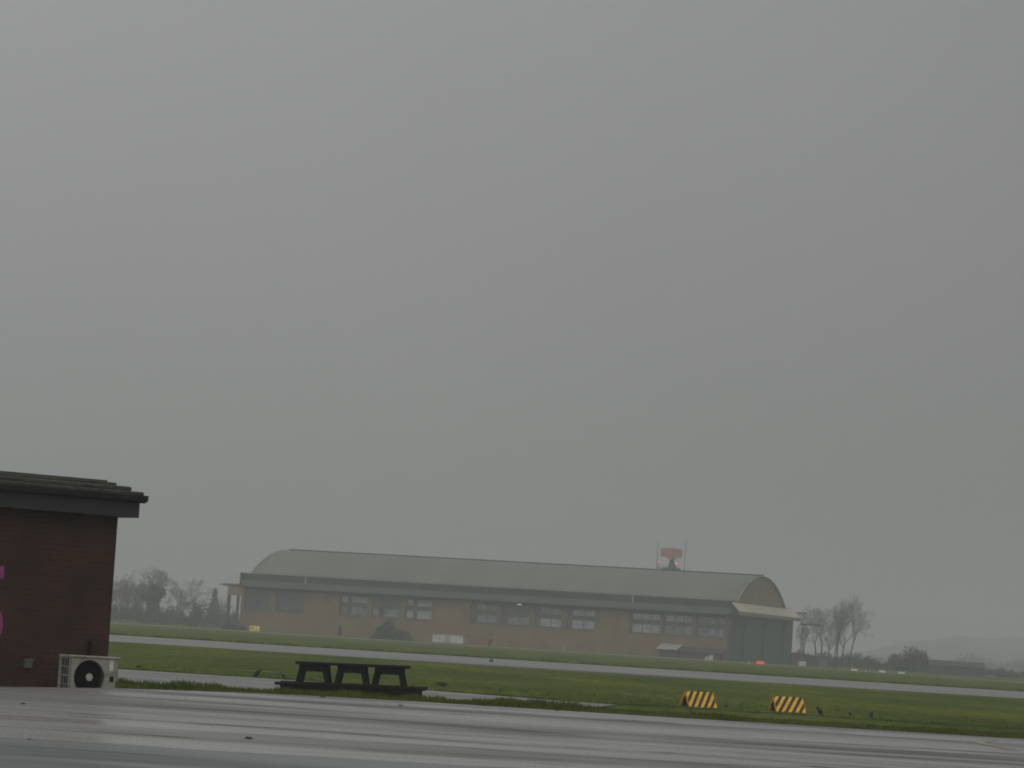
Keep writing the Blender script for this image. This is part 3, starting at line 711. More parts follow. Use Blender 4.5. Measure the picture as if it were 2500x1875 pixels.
# things by the right of the hangar
def simple(name, label, cat, px, Y, rz=0.0, group=None): return thing(name, label, cat, foot(px, Y), rz, group)
c = simple('equipment_box', 'white box standing in front of the dark shelter right of the hangar', 'box', 1959, 470)
MB().box(-.5, .5, 0, .8, .08, .66).build('body', M['white_paint'], c)
MB().box(-.54, .54, -.04, .84, .662, .72).build('lid', M['white_label'], c)
MB().box(-.35, -.2, .1, .7, 0, .078).build('foot', M['h_steel'], c); MB().box(.2, .35, .1, .7, 0, .078).build('foot', M['h_steel'], c)
c = simple('shelter', 'dark green flat-roofed shelter right of the hangar doors', 'shelter', 1986, 500)
MB().box(-1.1, .6, 0, 2.0, 0, 1.5).build('wall', M['green_dark'], c)
MB().box(-1.25, 2.3, -.15, 2.15, 1.502, 1.66).build('roof', M['dark_roof'], c)
MB().box(.62, 2.0, .1, 1.9, 0, 1.5).build('side_panel', M['green_pale'], c)
c = simple('dark_cabin', 'dark grey cabin tight beside the hangar right of the green doors', 'cabin', 1945, 520)
MB().box(-.8, 1.2, 0, 2.0, 0, 1.75).build('wall', M['dark_shed'], c)
MB().box(-.95, 1.35, -.15, 2.15, 1.752, 1.95).build('roof', M['dark_roof'], c)
MB().box(-.2, .6, -.05, -.003, .0, 1.5).build('door', M['h_steel'], c)
c = simple('barn', 'long low dark barn right of the rounded bush', 'barn', 2338, 520)
MB().box(-4.3, 4.2, 0, 5, 0, 1.45).build('wall', M['dark_shed'], c)
MB().prism([(-.2, 1.4), (2.5, 2.25), (5.2, 1.4)], 'x', -4.5, 4.4).build('roof', M['dark_roof'], c)
MB().box(-1.0, .2, -.05, -.003, 0, 1.2).build('door', M['h_steel'], c)

# signs
c = thing('airfield_sign', 'yellow airfield sign with dark marks at the left end of the hangar', 'sign', foot(621, 488), R(-4))
MB().box(-.74, .74, -.06, .06, .12, .92).build('sign_board', M['sign_yellow'], c)
MB().prism([(-.58, .42), (-.46, .42), (-.46, .5), (-.30, .5), (-.30, .42), (-.2, .42), (-.2, .72), (-.32, .72), (-.32, .6), (-.46, .6), (-.46, .72), (-.58, .72)], 'y', -.075, -.062).build('sign_mark', M['sign_black'], c)
MB().prism([(.05, .3), (.3, .3), (.3, .38), (.42, .25), (.3, .17), (.3, .23), (.05, .23)], 'y', -.075, -.062).build('sign_mark', M['sign_black'], c)
for x in (-.5, .5): MB().tube((x, 0, 0), (x, 0, .118), .03, .03, 8).build('leg', M['h_steel'], c)
c = thing('red_sign', 'glowing red airfield sign on the grass before the green hangar doors', 'sign', foot(1856, 425), R(-3))
MB().box(-.50, .50, -.07, .07, .10, .50).build('sign_box', M['sign_red'], c)
for x in (-.24, 0, .24): MB().box(x - .05, x + .05, -.08, -.072, .24, .36).build('sign_mark', M['sign_pink'], c)
for x in (-.35, .35): MB().tube((x, 0, 0), (x, 0, .098), .03, .03, 8).build('leg', M['h_steel'], c)

# white marker boards on the right, and posts
for i, (pa, pb, hh, lab) in enumerate(((2078, 2094, .2, 'pale low marker board furthest left of the row near the hedge'), (2146, 2162, .25, 'pale low marker board in the middle of the row near the hedge'), (2192, 2209, .19, 'pale low marker board furthest right, just left of the dark post'))):
    Y = 432; c = thing('marker_board', lab, 'marker', foot((pa + pb) / 2, Y), 0, 'pale marker boards on the grass'); w_ = (pb - pa) * Y / F
    MB().prism([(-.12, 0), (.12, 0), (.05, hh), (-.05, hh)], 'x', -w_ / 2, w_ / 2).build('board', M['cream_stone'], c)
    MB().box(-w_ / 2 - .02, w_ / 2 + .02, -.06, .06, hh + .002, hh + .03).build('cap', M['white_label'], c)
c = thing('marker_cone', 'tiny white cone between two pale marker boards', 'cone', foot(2114, 432))
MB().tube((0, 0, .031), (0, 0, .25), .1, .02, 12).build('cone', M['white_paint'], c); MB().box(-.13, .13, -.13, .13, 0, .03).build('base', M['cream_stone'], c)
for px, Y, h, r, mt, lab in ((2218, 300, .42, .035, 'h_steel', 'dark leaning post on the grass right of the pale marker boards'), (2288, 262, .5, .022, 'h_steel', 'thin dark post on the grass in front of the long low barn'),
                         (1375, 420, 1.1, .05, 'pale_sheet', 'slim pale post before the hangar wall'), (1828, 430, .35, .08, 'white_paint', 'short pale stake left of the red sign')):
    c = thing('marker_post', lab, 'post', foot(px, Y))
    MB().tube((0, 0, 0), (h * .07, 0, h), r, r * .8, 8).build('post', M[mt], c)
    MB().tube((h * .07, 0, h), (h * .075, 0, h + r), r * 1.3, r * .9, 8).build('cap', M[mt], c)

# ------------------------------------------------------------------ radar behind the hangar
RY = 620.0
def rp(px, py, Y=RY): return at(px, py, Y)
base = foot(1630, RY)
rd = thing('radar', 'red rotating radar antenna with two red lamps rising behind the hangar roof', 'radar', base)
def rl(px, py, dy=0.0): return rp(px, py, RY + dy) - base
bl = rl(1619, 1400); br_ = rl(1659.5, 1400); bt = rl(1640, 1386)
MB().box(bl.x, br_.x, -1.6, 1.6, 0, bt.z).build('tower', M['radar_grey'], rd)
MB().prism([(rl(1629.5, 1387).x, bt.z + .002), (rl(1651, 1387).x, bt.z + .002), (rl(1645.5, 1373).x, rl(1645, 1374).z), (rl(1635, 1373).x, rl(1645, 1374).z)], 'y', -1.1, 1.1).build('pedestal', M['radar_grey'], rd)
zt0 = rl(1645, 1374).z; xa = rl(1640.5, 1366).x
MB().tube((xa, 0, zt0 + .002), (xa, 0, rl(1640, 1366).z), .5, .42, 12).build('turntable', M['radar_grey'], rd)
ax0, ax1 = rl(1613.5, 1350).x, rl(1664.5, 1352).x; az1 = rl(1640, 1338).z; az0 = rl(1640, 1361).z; azb = rl(1640, 1368).z
an_ = MB(); NP = 14
def ant_y(x): return -.5 + .9 * ((x - xa) / 2.0) ** 2 * .35
outline = []
for i in range(NP + 1):
    x = ax0 + (ax1 - ax0) * i / NP; u = abs(x - xa) / ((ax1 - ax0) / 2)
    lowz = azb + .05 + (az0 - azb) * min(1, max(0, (u - .22) / .45)) ** .8
    outline.append((x, lowz))
vs = []; fs = []
for (x, lz) in outline:
    for dy in (0, .18):
        vs += [(x, ant_y(x) + dy, lz), (x, ant_y(x) + dy - .25, az1 - .06 * abs(x - xa))]
for i in range(NP):
    a = 4 * i; c_ = a + 4
    fs += [(a, c_, c_ + 1, a + 1), (a + 2, a + 3, c_ + 3, c_ + 2), (a + 1, c_ + 1, c_ + 3, a + 3), (a, a + 2, c_ + 2, c_)]
fs += [(0, 1, 3, 2), (4 * NP, 4 * NP + 2, 4 * NP + 3, 4 * NP + 1)]
antenna = an_.add(vs, fs).build('antenna', M['radar_red'], rd)
b = MB()
for i in range(0, NP + 1, 2):
    x, lz = outline[i]; b.beam((x, ant_y(x) - .06, lz + .05), (x, ant_y(x) - .30, az1 - .1), .05, .05)
for k in range(1, 5):
    z = az0 + (az1 - az0) * k / 5; f_ = (z - az0) / (az1 - az0)
    b.beam((ax0, ant_y(ax0) - .06 - .22 * f_, z), (ax1, ant_y(ax1) - .06 - .22 * f_, z), .05, .05)
b.build('ribs', M['red_brown'], antenna)
MB().beam((xa, -1.9, azb + .5), (xa, -.4, azb + .1), .12, .12).build('feed_arm', M['radar_grey'], rd)
for (a, c_) in (((1606.6, 1323), (1603, 1400)), ((1674.5, 1322.5), (1671, 1403))):
    q0 = rl(*c_); q1 = rl(*a); MB().tube((q0.x, 0, 0), (q1.x - .22 + .22, 0, q1.z), .085, .05, 6).build('mast', M['h_steel'], rd)
zp = rl(1612, 1386).z
MB().box(rl(1603.5, 1386).x, bl.x - .002, -.5, .5, zp - .15, zp).build('platform', M['radar_grey'], rd)
b = MB()
for k in range(4):
    x = rl(1603.5, 1386).x + .05 + k * .37; b.tube((x, -.45, zp + .002), (x, -.45, zp + .75), .03, .03, 5)
b.build('railing', M['h_steel'], rd)
for px, py, sc in ((1610.2, 1372.3, .8), (1652, 1376.4, 1.15)):
    q = rl(px, py, -1.8)
    MB().tube((q.x, -1.45, bt.z - .3), (q.x, -1.75, q.z - .2 * sc), .05, .05, 6).build('lamp_bracket', M['h_steel'], rd)
    lm = MB().sphere((q.x, -1.8, q.z), .21 * sc, n=12, mrings=8).build('lamp', M['lamp_glass'], rd, smooth=True)
    MB().sphere((q.x, -1.8 - .17 * sc, q.z), 0.085 * sc, n=10, mrings=6).build('bulb', M['lamp_core'], lm, smooth=True)

# ------------------------------------------------------------------ plants
def leafcloud(mb, c, rad, n, size, rn, shell=0.35):
    c = Vector(c)
    for _ in range(n):
        d = Vector((rn.gauss(0, 1), rn.gauss(0, 1), rn.gauss(0, 1))).normalized()
        q = c + Vector((d.x * rad[0], d.y * rad[1], d.z * rad[2])) * (shell + (1 - shell) * rn.random() ** .5) * rn.uniform(.8, 1.08)
        if q.z < .03: q.z = rn.uniform(.03, .4)
        s = size * rn.uniform(.5, 1.3); a = Vector((rn.gauss(0, 1), rn.gauss(0, 1), rn.gauss(0, 1))).normalized(); u = a.orthogonal().normalized(); v = a.cross(u)
        mb.add([q - u * s * .5, q + v * s * .32, q + u * s * .5, q - v * s * .32], [(0, 1, 2, 3)])
def branch(tr_, cr_, p, d, ln, r, lev, maxl, rn, spread, up):
    segs = 3 if lev < 3 else 2; q = Vector(p); dd = Vector(d).normalized(); tips = []
    for k in range(segs):
        jit = .08 if lev == 0 else .17
        dd = (dd + Vector((rn.gauss(0, jit), rn.gauss(0, jit), rn.gauss(0, jit) + (up if lev else 0)))).normalized()
        e = q + dd * (ln / segs); ra = r * (1 - .28 * k / segs); rb = r * (1 - .28 * (k + 1) / segs)
        (tr_ if lev < 2 else cr_).tube(q, e, max(ra, .015), max(rb, .011), 6 if lev == 0 else 4 if lev < 3 else 3, cap=False)
        q = e; tips.append((Vector(q), Vector(dd), rb))
    if lev >= maxl: return
    nb = (4, 5, 4, 3, 3, 2)[min(lev, 5)]
    for i in range(nb):
        base_, bd, br2 = tips[-1] if i < 2 else tips[rn.randrange(0 if lev else 1, segs)]
        ax = bd.orthogonal().normalized(); ax.rotate(Matrix.Rotation(rn.uniform(0, 6.28), 3, bd))
        nd = (bd + ax * spread * (rn.uniform(.25, .6) if i == 0 else rn.uniform(.6, 1.3))).normalized()
        branch(tr_, cr_, base_, nd, ln * rn.uniform(.55, .80), br2 * rn.uniform(.5, .68), lev + 1, maxl, rn, spread, up)
def bare_tree(px, Y, h, label, seed, spread=.75, up=.10, lean=0.0, ivy=0, stems=1, group='trees around the hangar', maxl=6, wide=1.0, trunk=.3):
    rn = random.Random(seed); c = thing('bare_tree', label, 'tree', foot(px, Y), 0, group)
    t, k = MB(), MB()
    for s in range(stems):
        off = Vector(((s - (stems - 1) / 2) * .8, rn.uniform(-.4, .4), -.05))
        branch(t, k, off, Vector((lean + (s - (stems - 1) / 2) * .10, 0, 1)), h * trunk, .026 * h * (1 if stems == 1 else .7), 0, maxl, rn, spread, up)
    # scale to the wanted height
    zt = max(v[2] for v in k.v); f_ = h / zt
    for q in (t, k): q.v = [(v[0] * f_ * wide, v[1] * f_ * wide, v[2] * f_) for v in q.v]
    t.build('trunk', M['bark'], c); cro = k.build('crown', M['twig'], c)
    if ivy:
        b_ = MB(); pts = [Vector(v) for v in t.v if v[2] > .2 * h * .2]
        for _ in range(ivy):
            q = pts[rn.randrange(len(pts))]; sz = .9 if q.z < .75 * h else .6
            leafcloud(b_, q, (sz, sz, sz * 1.1), 9, .42, rn)
        b_.build('ivy', M['ivy'], c)
    return c
def shrub(name, px, Y, lobes, label, cat, mat, seed, size=.4, dens=70, group=None):
    """lobes = (dx, dz centre, rx, rz)"""
    rn = random.Random(seed); c = thing(name, label, cat, foot(px, Y), 0, group); b_ = MB(); st = MB()
    for dx, cz, rx, rz in lobes:
        n = int(dens * (rx * rz + rx * rx) ** .8)
        for q in range(5):
            leafcloud(b_, (dx + rn.uniform(-.35, .35) * rx, rn.uniform(-.4, .4) * rx, cz + rn.uniform(-.3, .3) * rz), (rx * .72, rx * .72, rz * .72), n // 5, size, rn, .1)
        for q in range(4):
            st.tube((0, 0, -.03), (dx + rn.uniform(-.6, .6) * rx, rn.uniform(-.4, .4) * rx, cz + rz * rn.uniform(.2, .8)), .06, .02, 5)
    b_.build('foliage', M[mat], c); st.build('stems', M['bark'], c)
    return c
# left: wood edge
bare_tree(378, 620, 10.9, 'tallest tree left of the hangar, its trunk thick with dark ivy', 21, .8, .04, ivy=700, wide=1.05)
bare_tree(304, 630, 8.8, 'broad bare tree close to the brick building corner, left of the ivy tree', 22, .8, .05, stems=2, wide=1.0)
bare_tree(272, 640, 7.3, 'small bare tree partly hidden by the brick building', 23, .8, .05)
bare_tree(338, 650, 8.2, 'thin bare tree just left of the ivy-clad tree', 24, .7, .10, stems=2, wide=.8)
bare_tree(420, 655, 7.6, 'thin bare tree just right of the ivy-clad tree', 25, .75, .06, wide=.9)
bare_tree(479, 615, 9.2, 'spreading bare tree with an ivy trunk between the tall ivy tree and hangar', 26, .85, .03, ivy=60, wide=1.15)
bare_tree(548, 690, 6.0, 'low bare tree seen behind the hangar door-guide frame', 27, .85, .05, wide=1.2)
rn = random.Random(31); c = thing('conifer', 'small dark pointed conifer left of the hangar guide frame', 'tree', foot(519, 690), 0, 'trees around the hangar')
b_ = MB()
for k in range(14):
    z = 1.2 + k * .5; r = 2.0 * (1 - k / 15.0) + .15; leafcloud(b_, (0, 0, z), (r, r, .45), int(26 + r * 55), .45, rn, .15)
b_.build('crown', M['conifer'], c); MB().tube((0, 0, -.05), (0, 0, 7.2), .2, .05, 8).build('trunk', M['bark'], c)
row = [(262, 640, 3.6, 'grey scrub bush touching the brick building edge'), (292, 600, 3.4, 'grey scrub bush under the broad bare tree'), (322, 640, 4.2, 'tall scrub bush left of the ivy tree foot'), (352, 600, 4.0, 'dark scrub bush at the left foot of the ivy tree'),
       (402, 610, 3.9, 'dark scrub bush at the right foot of the ivy tree'), (432, 640, 2.9, 'low scrub bush below the pale gap in the trees'), (458, 600, 3.2, 'scrub bush left of the spreading bare tree trunk'), (498, 640, 3.6, 'scrub bush right of the spreading bare tree trunk'),
       (530, 640, 3.4, 'scrub bush below the pointed conifer'), (566, 660, 3.2, 'scrub bush seen through the hangar guide frame')]
for i, (px, Y, h, lab) in enumerate(row):
    rn = random.Random(60 + i); h *= 1.15
    shrub('scrub_bush', px, Y, [(rn.uniform(-1, 1) - .9, h * .36, 1.5, h * .42), (rn.uniform(-.5, .5) + .9, h * .45, 1.4, h * .52), (0, h * .25, 2.0, h * .3)], lab, 'bush', 'hedge' if i % 3 else 'shrub', 80 + i, .38, 120, 'scrub left of the hangar')
back = [(268, 5.4, 'pale misty tree bush just right of the brick building, in the back row'), (318, 6.2, 'pale misty bush in the back row left of the ivy tree'), (362, 5.6, 'pale misty bush in the back row behind the ivy tree'), (412, 5.2, 'pale misty bush in the back row right of the ivy tree'),
        (462, 4.6, 'pale misty bush in the back row behind the spreading bare tree'), (508, 5.2, 'pale misty bush in the back row by the pointed conifer'), (556, 5.0, 'pale misty bush in the back row behind the hangar guide frame'), (600, 4.8, 'pale misty bush in the back row hidden by the hangar end')]
for i, (px, h, lab) in enumerate(back[:7]):
    rn = random.Random(160 + i)
    shrub('scrub_bush', px, 860, [(rn.uniform(-1, 1) - 1.4, h * .36, 2.0, h * .44), (rn.uniform(-.5, .5) + 1.3, h * .45, 1.9, h * .54), (0, h * .25, 2.8, h * .3)], lab, 'bush', 'hedge', 180 + i, .5, 70, 'scrub left of the hangar')
# in front of the hangar
def hangar_shrub(px, off, lobes, label, seed, mat='ivy', name='bush', dens=150):
    c = shrub(name, px, 500, lobes, label, 'bush', mat, seed, .42, dens * 3); c.location = near_hangar(px, off); return c
hangar_shrub(946, 4, [(-1.2, 1.0, 1.1, 1.2), (0, 1.5, 1.15, 1.75), (.3, 2.4, .6, .9), (1.0, .9, .9, 1.0)], 'tall dark rounded bush with a pointed top against the hangar wall', 101)
hangar_shrub(984, 4.2, [(-.4, .75, 1.0, .95), (.6, .7, .9, .95)], 'lower dark bush joined to the right side of the pointed one', 102, 'shrub')
hangar_shrub(828, 2, [(0, .8, .3, .9), (0.05, 1.4, .22, .5)], 'narrow upright shrub against the hangar wall below the pale windows', 103, 'shrub')
hangar_shrub(575, 8, [(-1.2, .35, 1.3, .45), (.8, .35, 1.3, .42)], 'low spreading shrub at the foot of the hangar guide frame', 104, 'ivy')
hangar_shrub(912, 6, [(0, .25, .6, .35)], 'tiny low shrub left of the pointed bush', 105, 'shrub')
# right: tall thin trees and hedge
bare_tree(1996, 600, 11.5, 'bare tree nearest the right end of the hangar', 41, .75, .06, stems=2, wide=.75, maxl=5)
bare_tree(2044, 600, 13.7, 'tallest slender bare tree right of the hangar', 42, .62, .10, stems=3, wide=.66, trunk=.34, maxl=5)
bare_tree(2068, 605, 13.3, 'slender bare tree leaning to the right, outermost by the hangar', 43, .58, .10, lean=.24, wide=.66, trunk=.42, maxl=5)
bare_tree(1962, 610, 8.3, 'thin bare tree half hidden behind the hangar guide lattice', 44, .6, .1, wide=.6, maxl=5)
bare_tree(2022, 640, 9.0, 'short bare tree between the two slender trees', 45, .7, .06, wide=.8, maxl=5)
hl = [(1925 + 26 * i) for i in range(14)]
for i, px in enumerate(hl):
    pass
c = thing('hedge', 'long dark winter hedge running right from the hangar', 'hedge', foot(2080, 560))
rn = random.Random(77); b_ = MB(); st = MB()
cx = c.location.x
for i in range(70):
    px = 1938 + i * 4.6; p = foot(px, 560); z = 2.0 + .45 * math.sin(i * .5) + .3 * rn.random() - (.5 if px > 2120 else 0)
    leafcloud(b_, (p.x - cx, rn.uniform(-.7, .7), z * .5), (.75, .8, z * .56), 95, .33, rn, .1)
    if i % 2 == 0: st.tube((p.x - cx, 0, -.03), (p.x - cx + rn.uniform(-.3, .3), 0, z * .9), .06, .02, 5)
b_.build('foliage', M['hedge'], c); st.build('stems', M['bark'], c)
shrub('rounded_bush', 2218, 545, [(-2.2, 1.5, 1.8, 1.7), (0, 2.2, 2.3, 2.3), (1.9, 1.9, 1.9, 2.1), (0.2, 1.0, 3.3, 1.3)], 'big rounded dark bush standing above the hedge', 'bush', 'hedge', 110, .36, 150)
shrub('scrub_bush', 2440, 560, [(-2.5, .7, 1.8, .9), (0, .8, 1.8, 1.0), (2.4, .7, 1.8, .9), (4.6, .8, 1.6, .9)], 'low scrub at the far right beyond the dark barn', 'bush', 'hedge', 111, .36, 110)
shrub('scrub_bush', 2110, 590, [(-1.5, 1.6, 1.2, 1.5), (.8, 1.3, 1.3, 1.2)], 'grey scrub behind the hedge right of the leaning tree', 'bush', 'hedge', 112, .36, 60)

# far-off woods below the hill, one hazy mass
rn = random.Random(201); b_ = MB()
for i in range(120):
    px = 2050 + i * 4.6 + rn.uniform(-2, 2); p = foot(px, 1350 + rn.uniform(-60, 60)); hgt = 4.0 + 1.5 * math.sin(i * .21) + 1.3 * math.sin(i * .09 + 1) + rn.uniform(0, 1.6)
    if px < 2130: hgt *= .6
    leafcloud(b_, (p.x, p.y, hgt * .5), (1.6, 2.5, hgt * .55), 60, 1.0, rn, .05)
tag(b_.build('far_woods', M['hedge']), 'faint misty woods below the far hill at the right', 'woods', kind='stuff')

# ------------------------------------------------------------------ brick building on the left
BC = foot(256, 48.3); BYAW = R(34)
bb = thing('brick_building', 'dark brick building with deep fascia and a pink painted digit', 'building', BC, BYAW)
HW = 2.68; LW = 9.0
BM = Matrix.Rotation(BYAW, 4, 'Z'); BM.translation = BC; BI = BM.inverted()
def on_wall(px, py, y0=0.0):
    o = BI @ CAMP; d = BI.to_3x3() @ ray(px, py); t = (y0 - o.y) / d.y; p = o + d * t; return p.x, p.z
MB().box(-LW, 0, 0, 7, 0, HW + .05).build('wall', M['brick'], bb)
e_x, f_z0 = on_wall(339, 1264.7, -.25); _, f_z1 = on_wall(341.5, 1212, -.25)
fx = e_x
MB().box(-LW - .3, fx, -.25, 7.3, f_z0, f_z1).build('fascia', M['fascia'], bb)
gt = MB().prism([(-.36, f_z1 - .075), (-.26, f_z1 - .10), (-.252, f_z1 - .10), (-.252, f_z1 + .012), (-.38, f_z1 + .012)], 'x', -LW - .3, fx + .075)
gt.build('gutter', M['gutter'], bb, bevel=.006)
rfz = f_z1 + .014
roofs = [(.055, -.30, 0.0, .055), (-.115, -.22, .056, .068), (-.30, -.10, .125, .045), (-.375, .05, .171, .03)]
rs = MB()
_, zt1 = on_wall(320, 1190, -.2)
for dx, y, dz, th in roofs:
    rs.prism([(y, rfz + dz), (y, rfz + dz + th * .8), (y + .1, rfz + dz + th), (6.6 - y, rfz + dz + th), (6.6 - y, rfz + dz)], 'x', -LW - .2, fx + dx - .02)
rs.build('roof', M['felt'], bb, bevel=.01)
# painted digit 5 whose right end shows at the picture's left edge
b = MB(); yb0, yb1 = -.012, -.002
x5, z5 = on_wall(9, 1397); _, z5b = on_wall(3, 1570); _, z5t = on_wall(6, 1382); _, z5u = on_wall(6, 1412)
th = z5t - z5u
b.box(x5 - .62, x5, yb0, yb1, z5u, z5t)
b.box(x5 - .62, x5 - .62 + th, yb0, yb1, z5u - .34, z5u - .001)
x7, zc5 = on_wall(6.5, 1527); rad = .37; cx5 = x7 - rad
arc = []
for i in range(25):
    t = R(125) - R(275) * i / 24; arc.append((cx5 + rad * math.cos(t), zc5 + rad * math.sin(t) * 1.02))
for i in range(25):
    t = R(-150) + R(275) * i / 24; arc.append((cx5 + (rad - th) * math.cos(t), zc5 + (rad - th) * math.sin(t) * 1.02))
vs = [(p[0], yb0, p[1]) for p in arc] + [(p[0], yb1, p[1]) for p in arc]; fs = []
for i in range(24):
    fs += [(i, i + 1, 48 - i, 49 - i), (50 + i, 50 + 49 - i, 50 + 48 - i, 50 + i + 1), (i, 50 + i, 50 + i + 1, i + 1), (49 - i, 48 - i, 50 + 48 - i, 50 + 49 - i)]
b.add(vs, fs); b.build('painted_digit', M['pink'], bb)
xj, zj = on_wall(66, 1620)
jb = MB().box(xj - .055, xj + .055, -.07, -.002, zj - .065, zj + .065).build('socket_box', M['grey_plastic'], bb, bevel=.008)
MB().box(xj - .065, xj + .065, -.085, -.071, zj + .035, zj + .072).build('flap', M['grey_plastic'], jb)
for px, y0_, y1_ in ((211, 1570, 1612),):
    x, z1 = on_wall(px + 3, y0_); _, z0 = on_wall(px, y1_)
    MB().tube((x, -.06, max(0, z0 - .4)), (x, -.06, z1), .035, .032, 10).build('dark_tube', M['matt_black'], bb)  # dark tube standing in for a vertical dark smear on the wall
    MB().tube((x, -.06, z1 + .002), (x, -.005, z1 + .04), .026, .024, 10).build('dark_tube_end', M['matt_black'], bb)

# ------------------------------------------------------------------ air conditioner
AYAW = R(38)
ax_ = at(229, 1650, 47.55)
ac = thing('air_conditioner', 'cream outdoor air conditioner with a black fan grille by the brick wall', 'air conditioner', (ax_.x, ax_.y, 0), AYAW)
AW, AD, AB = .80, .30, .07
zfan = at(217, 1653.2, 47.5).z; ATOP = zfan + .275
fxc = -.085; FR = .244
# casing: front with a round opening, sides, back
cs = MB(); N = 40
ring = [(fxc + FR * math.cos(2 * math.pi * i / N), zfan + FR * math.sin(2 * math.pi * i / N)) for i in range(N)]
def to_rect(i):
    t = 2 * math.pi * i / N; dx, dz = math.cos(t), math.sin(t)
    sc_ = min(((AW / 2 - fxc) / dx) if dx > 1e-6 else 9, ((-AW / 2 - fxc) / dx) if dx < -1e-6 else 9, ((ATOP - zfan) / dz) if dz > 1e-6 else 9, ((AB - zfan) / dz) if dz < -1e-6 else 9)
    return (fxc + dx * sc_, zfan + dz * sc_)
outer = [to_rect(i) for i in range(N)]
vs = [(p[0], 0, p[1]) for p in outer] + [(p[0], 0, p[1]) for p in ring] + [(p[0], .05, p[1]) for p in ring]
fs = []
for i in range(N):
    j = (i + 1) % N; fs += [(i, j, N + j, N + i), (N + i, N + j, 2 * N + j, 2 * N + i)]
cs.add(vs, fs)
for (xa_, za_) in ((-AW / 2, ATOP), (AW / 2, ATOP), (AW / 2, AB), (-AW / 2, AB)):     # fill the corners
    k0 = min(range(N), key=lambda i: (ring[i][0] - fxc) * (xa_ - fxc) + (ring[i][1] - zfan) * (za_ - zfan) if False else abs(math.atan2(ring[i][1] - zfan, ring[i][0] - fxc) - math.atan2(za_ - zfan, xa_ - fxc)))
    for a in (k0 - 1, k0, k0 + 1):
        p1, p2 = outer[a % N], outer[(a + 1) % N]
        if abs(p1[0] - p2[0]) > 1e-6 and abs(p1[1] - p2[1]) > 1e-6:
            cs.add([(p1[0], 0, p1[1]), (p2[0], 0, p2[1]), (xa_, 0, za_)], [(0, 1, 2)])
cs.box(AW / 2 - .012, AW / 2, .0, AD, AB, ATOP); cs.box(-AW / 2, AW / 2 - .012, AD - .012, AD, AB, ATOP)
cs.box(-AW / 2, -AW / 2 + .02, .0, .028, AB, ATOP); cs.box(-AW / 2, -AW / 2 + .02, AD - .03, AD - .012, AB, ATOP)
cs.box(-AW / 2, AW / 2 - .012, 0.002, AD - .012, AB, AB + .02)
casing = cs.build('casing', M['cream_metal'], ac)
MB().box(-AW / 2 - .015, AW / 2 + .02, -.02, AD + .012, ATOP + .002, ATOP + .03).build('lid', M['cream_metal'], ac, bevel=.008)
fan = MB()
fan.tube((fxc, .10, zfan), (fxc, .115, zfan), FR + .003, FR + .003, 40); fan.build('fan_well', M['black_plastic'], ac)
gr = MB(); TT = 40
for rr in [FR * k / 11 for k in range(3, 12)]:
    for i in range(TT):
        t0_, t1_ = 2 * math.pi * i / TT, 2 * math.pi * (i + 1) / TT
        gr.tube((fxc + rr * math.cos(t0_), -.012, zfan + rr * math.sin(t0_)), (fxc + rr * math.cos(t1_), -.012, zfan + rr * math.sin(t1_)), .0045, .0045, 4, cap=False)
for i in range(12):
    t = 2 * math.pi * i / 12; gr.tube((fxc + .05 * math.cos(t), -.014, zfan + .05 * math.sin(t)), (fxc + FR * math.cos(t), -.010, zfan + FR * math.sin(t)), .005, .005, 4)
gr.build('fan_grille', M['black_plastic'], ac)
bl_ = MB()
for i in range(3):
    t = 2 * math.pi * i / 3 + .4; pts = []
    for r_, da in ((.05, -.25), (.21, -.1), (.22, .45), (.05, .35)):
        pts.append((fxc + r_ * math.cos(t + da), .06 + (da * .05), zfan + r_ * math.sin(t + da)))
    vs = pts + [(p[0], p[1] + .008, p[2]) for p in pts]
    bl_.add(vs, [(0, 1, 2, 3), (7, 6, 5, 4), (0, 4, 5, 1), (1, 5, 6, 2), (2, 6, 7, 3), (3, 7, 4, 0)])
bl_.build('fan_blades', M['black_plastic'], ac)
MB().tube((fxc, -.026, zfan), (fxc, -.012, zfan), .054, .056, 24).build('hub_cap', M['hub'], ac)
# coil and wire guard on the left side
MB().box(-AW / 2 + .006, -AW / 2 + .04, .030, AD - .032, AB + .02, ATOP - .004).build('coil', M['coil'], ac)
wg = MB(); xg = -AW / 2 - .012
for k in range(5): wg.tube((xg, .005, AB + .02 + (ATOP - AB - .03) * k / 4), (xg, AD - .005, AB + .02 + (ATOP - AB - .03) * k / 4), .006, .006, 5)
for k in range(5): wg.tube((xg, .01 + (AD - .02) * k / 4, AB + .01), (xg, .01 + (AD - .02) * k / 4, ATOP - .005), .007 if k in (0, 4) else .0035, .007 if k in (0, 4) else .0035, 5)
wg.build('wire_guard', M['wire'], ac)
MB().box(.255, .315, -.004, -.0008, ATOP - .17, ATOP - .055).build('sticker', M['white_label'], ac)
MB().box(.265, .305, -.004, -.0008, ATOP - .05, ATOP - .02).build('sticker', M['white_label'], ac)
hd = MB().box(.205, .335, -.006, -.0008, ATOP - .33, ATOP - .245).build('handle_plate', M['cream_metal'], ac)
MB().box(.262, .328, -.009, -.0065, ATOP - .325, ATOP - .25).build('recess_shade', M['matt_black'], hd)  # raised dark plate, the shade of a handle recess put into its colour
for x in (-.28, .28): MB().box(x - .03, x + .03, -.01, AD + .02, 0, AB - .002).build('foot', M['gutter'], ac)

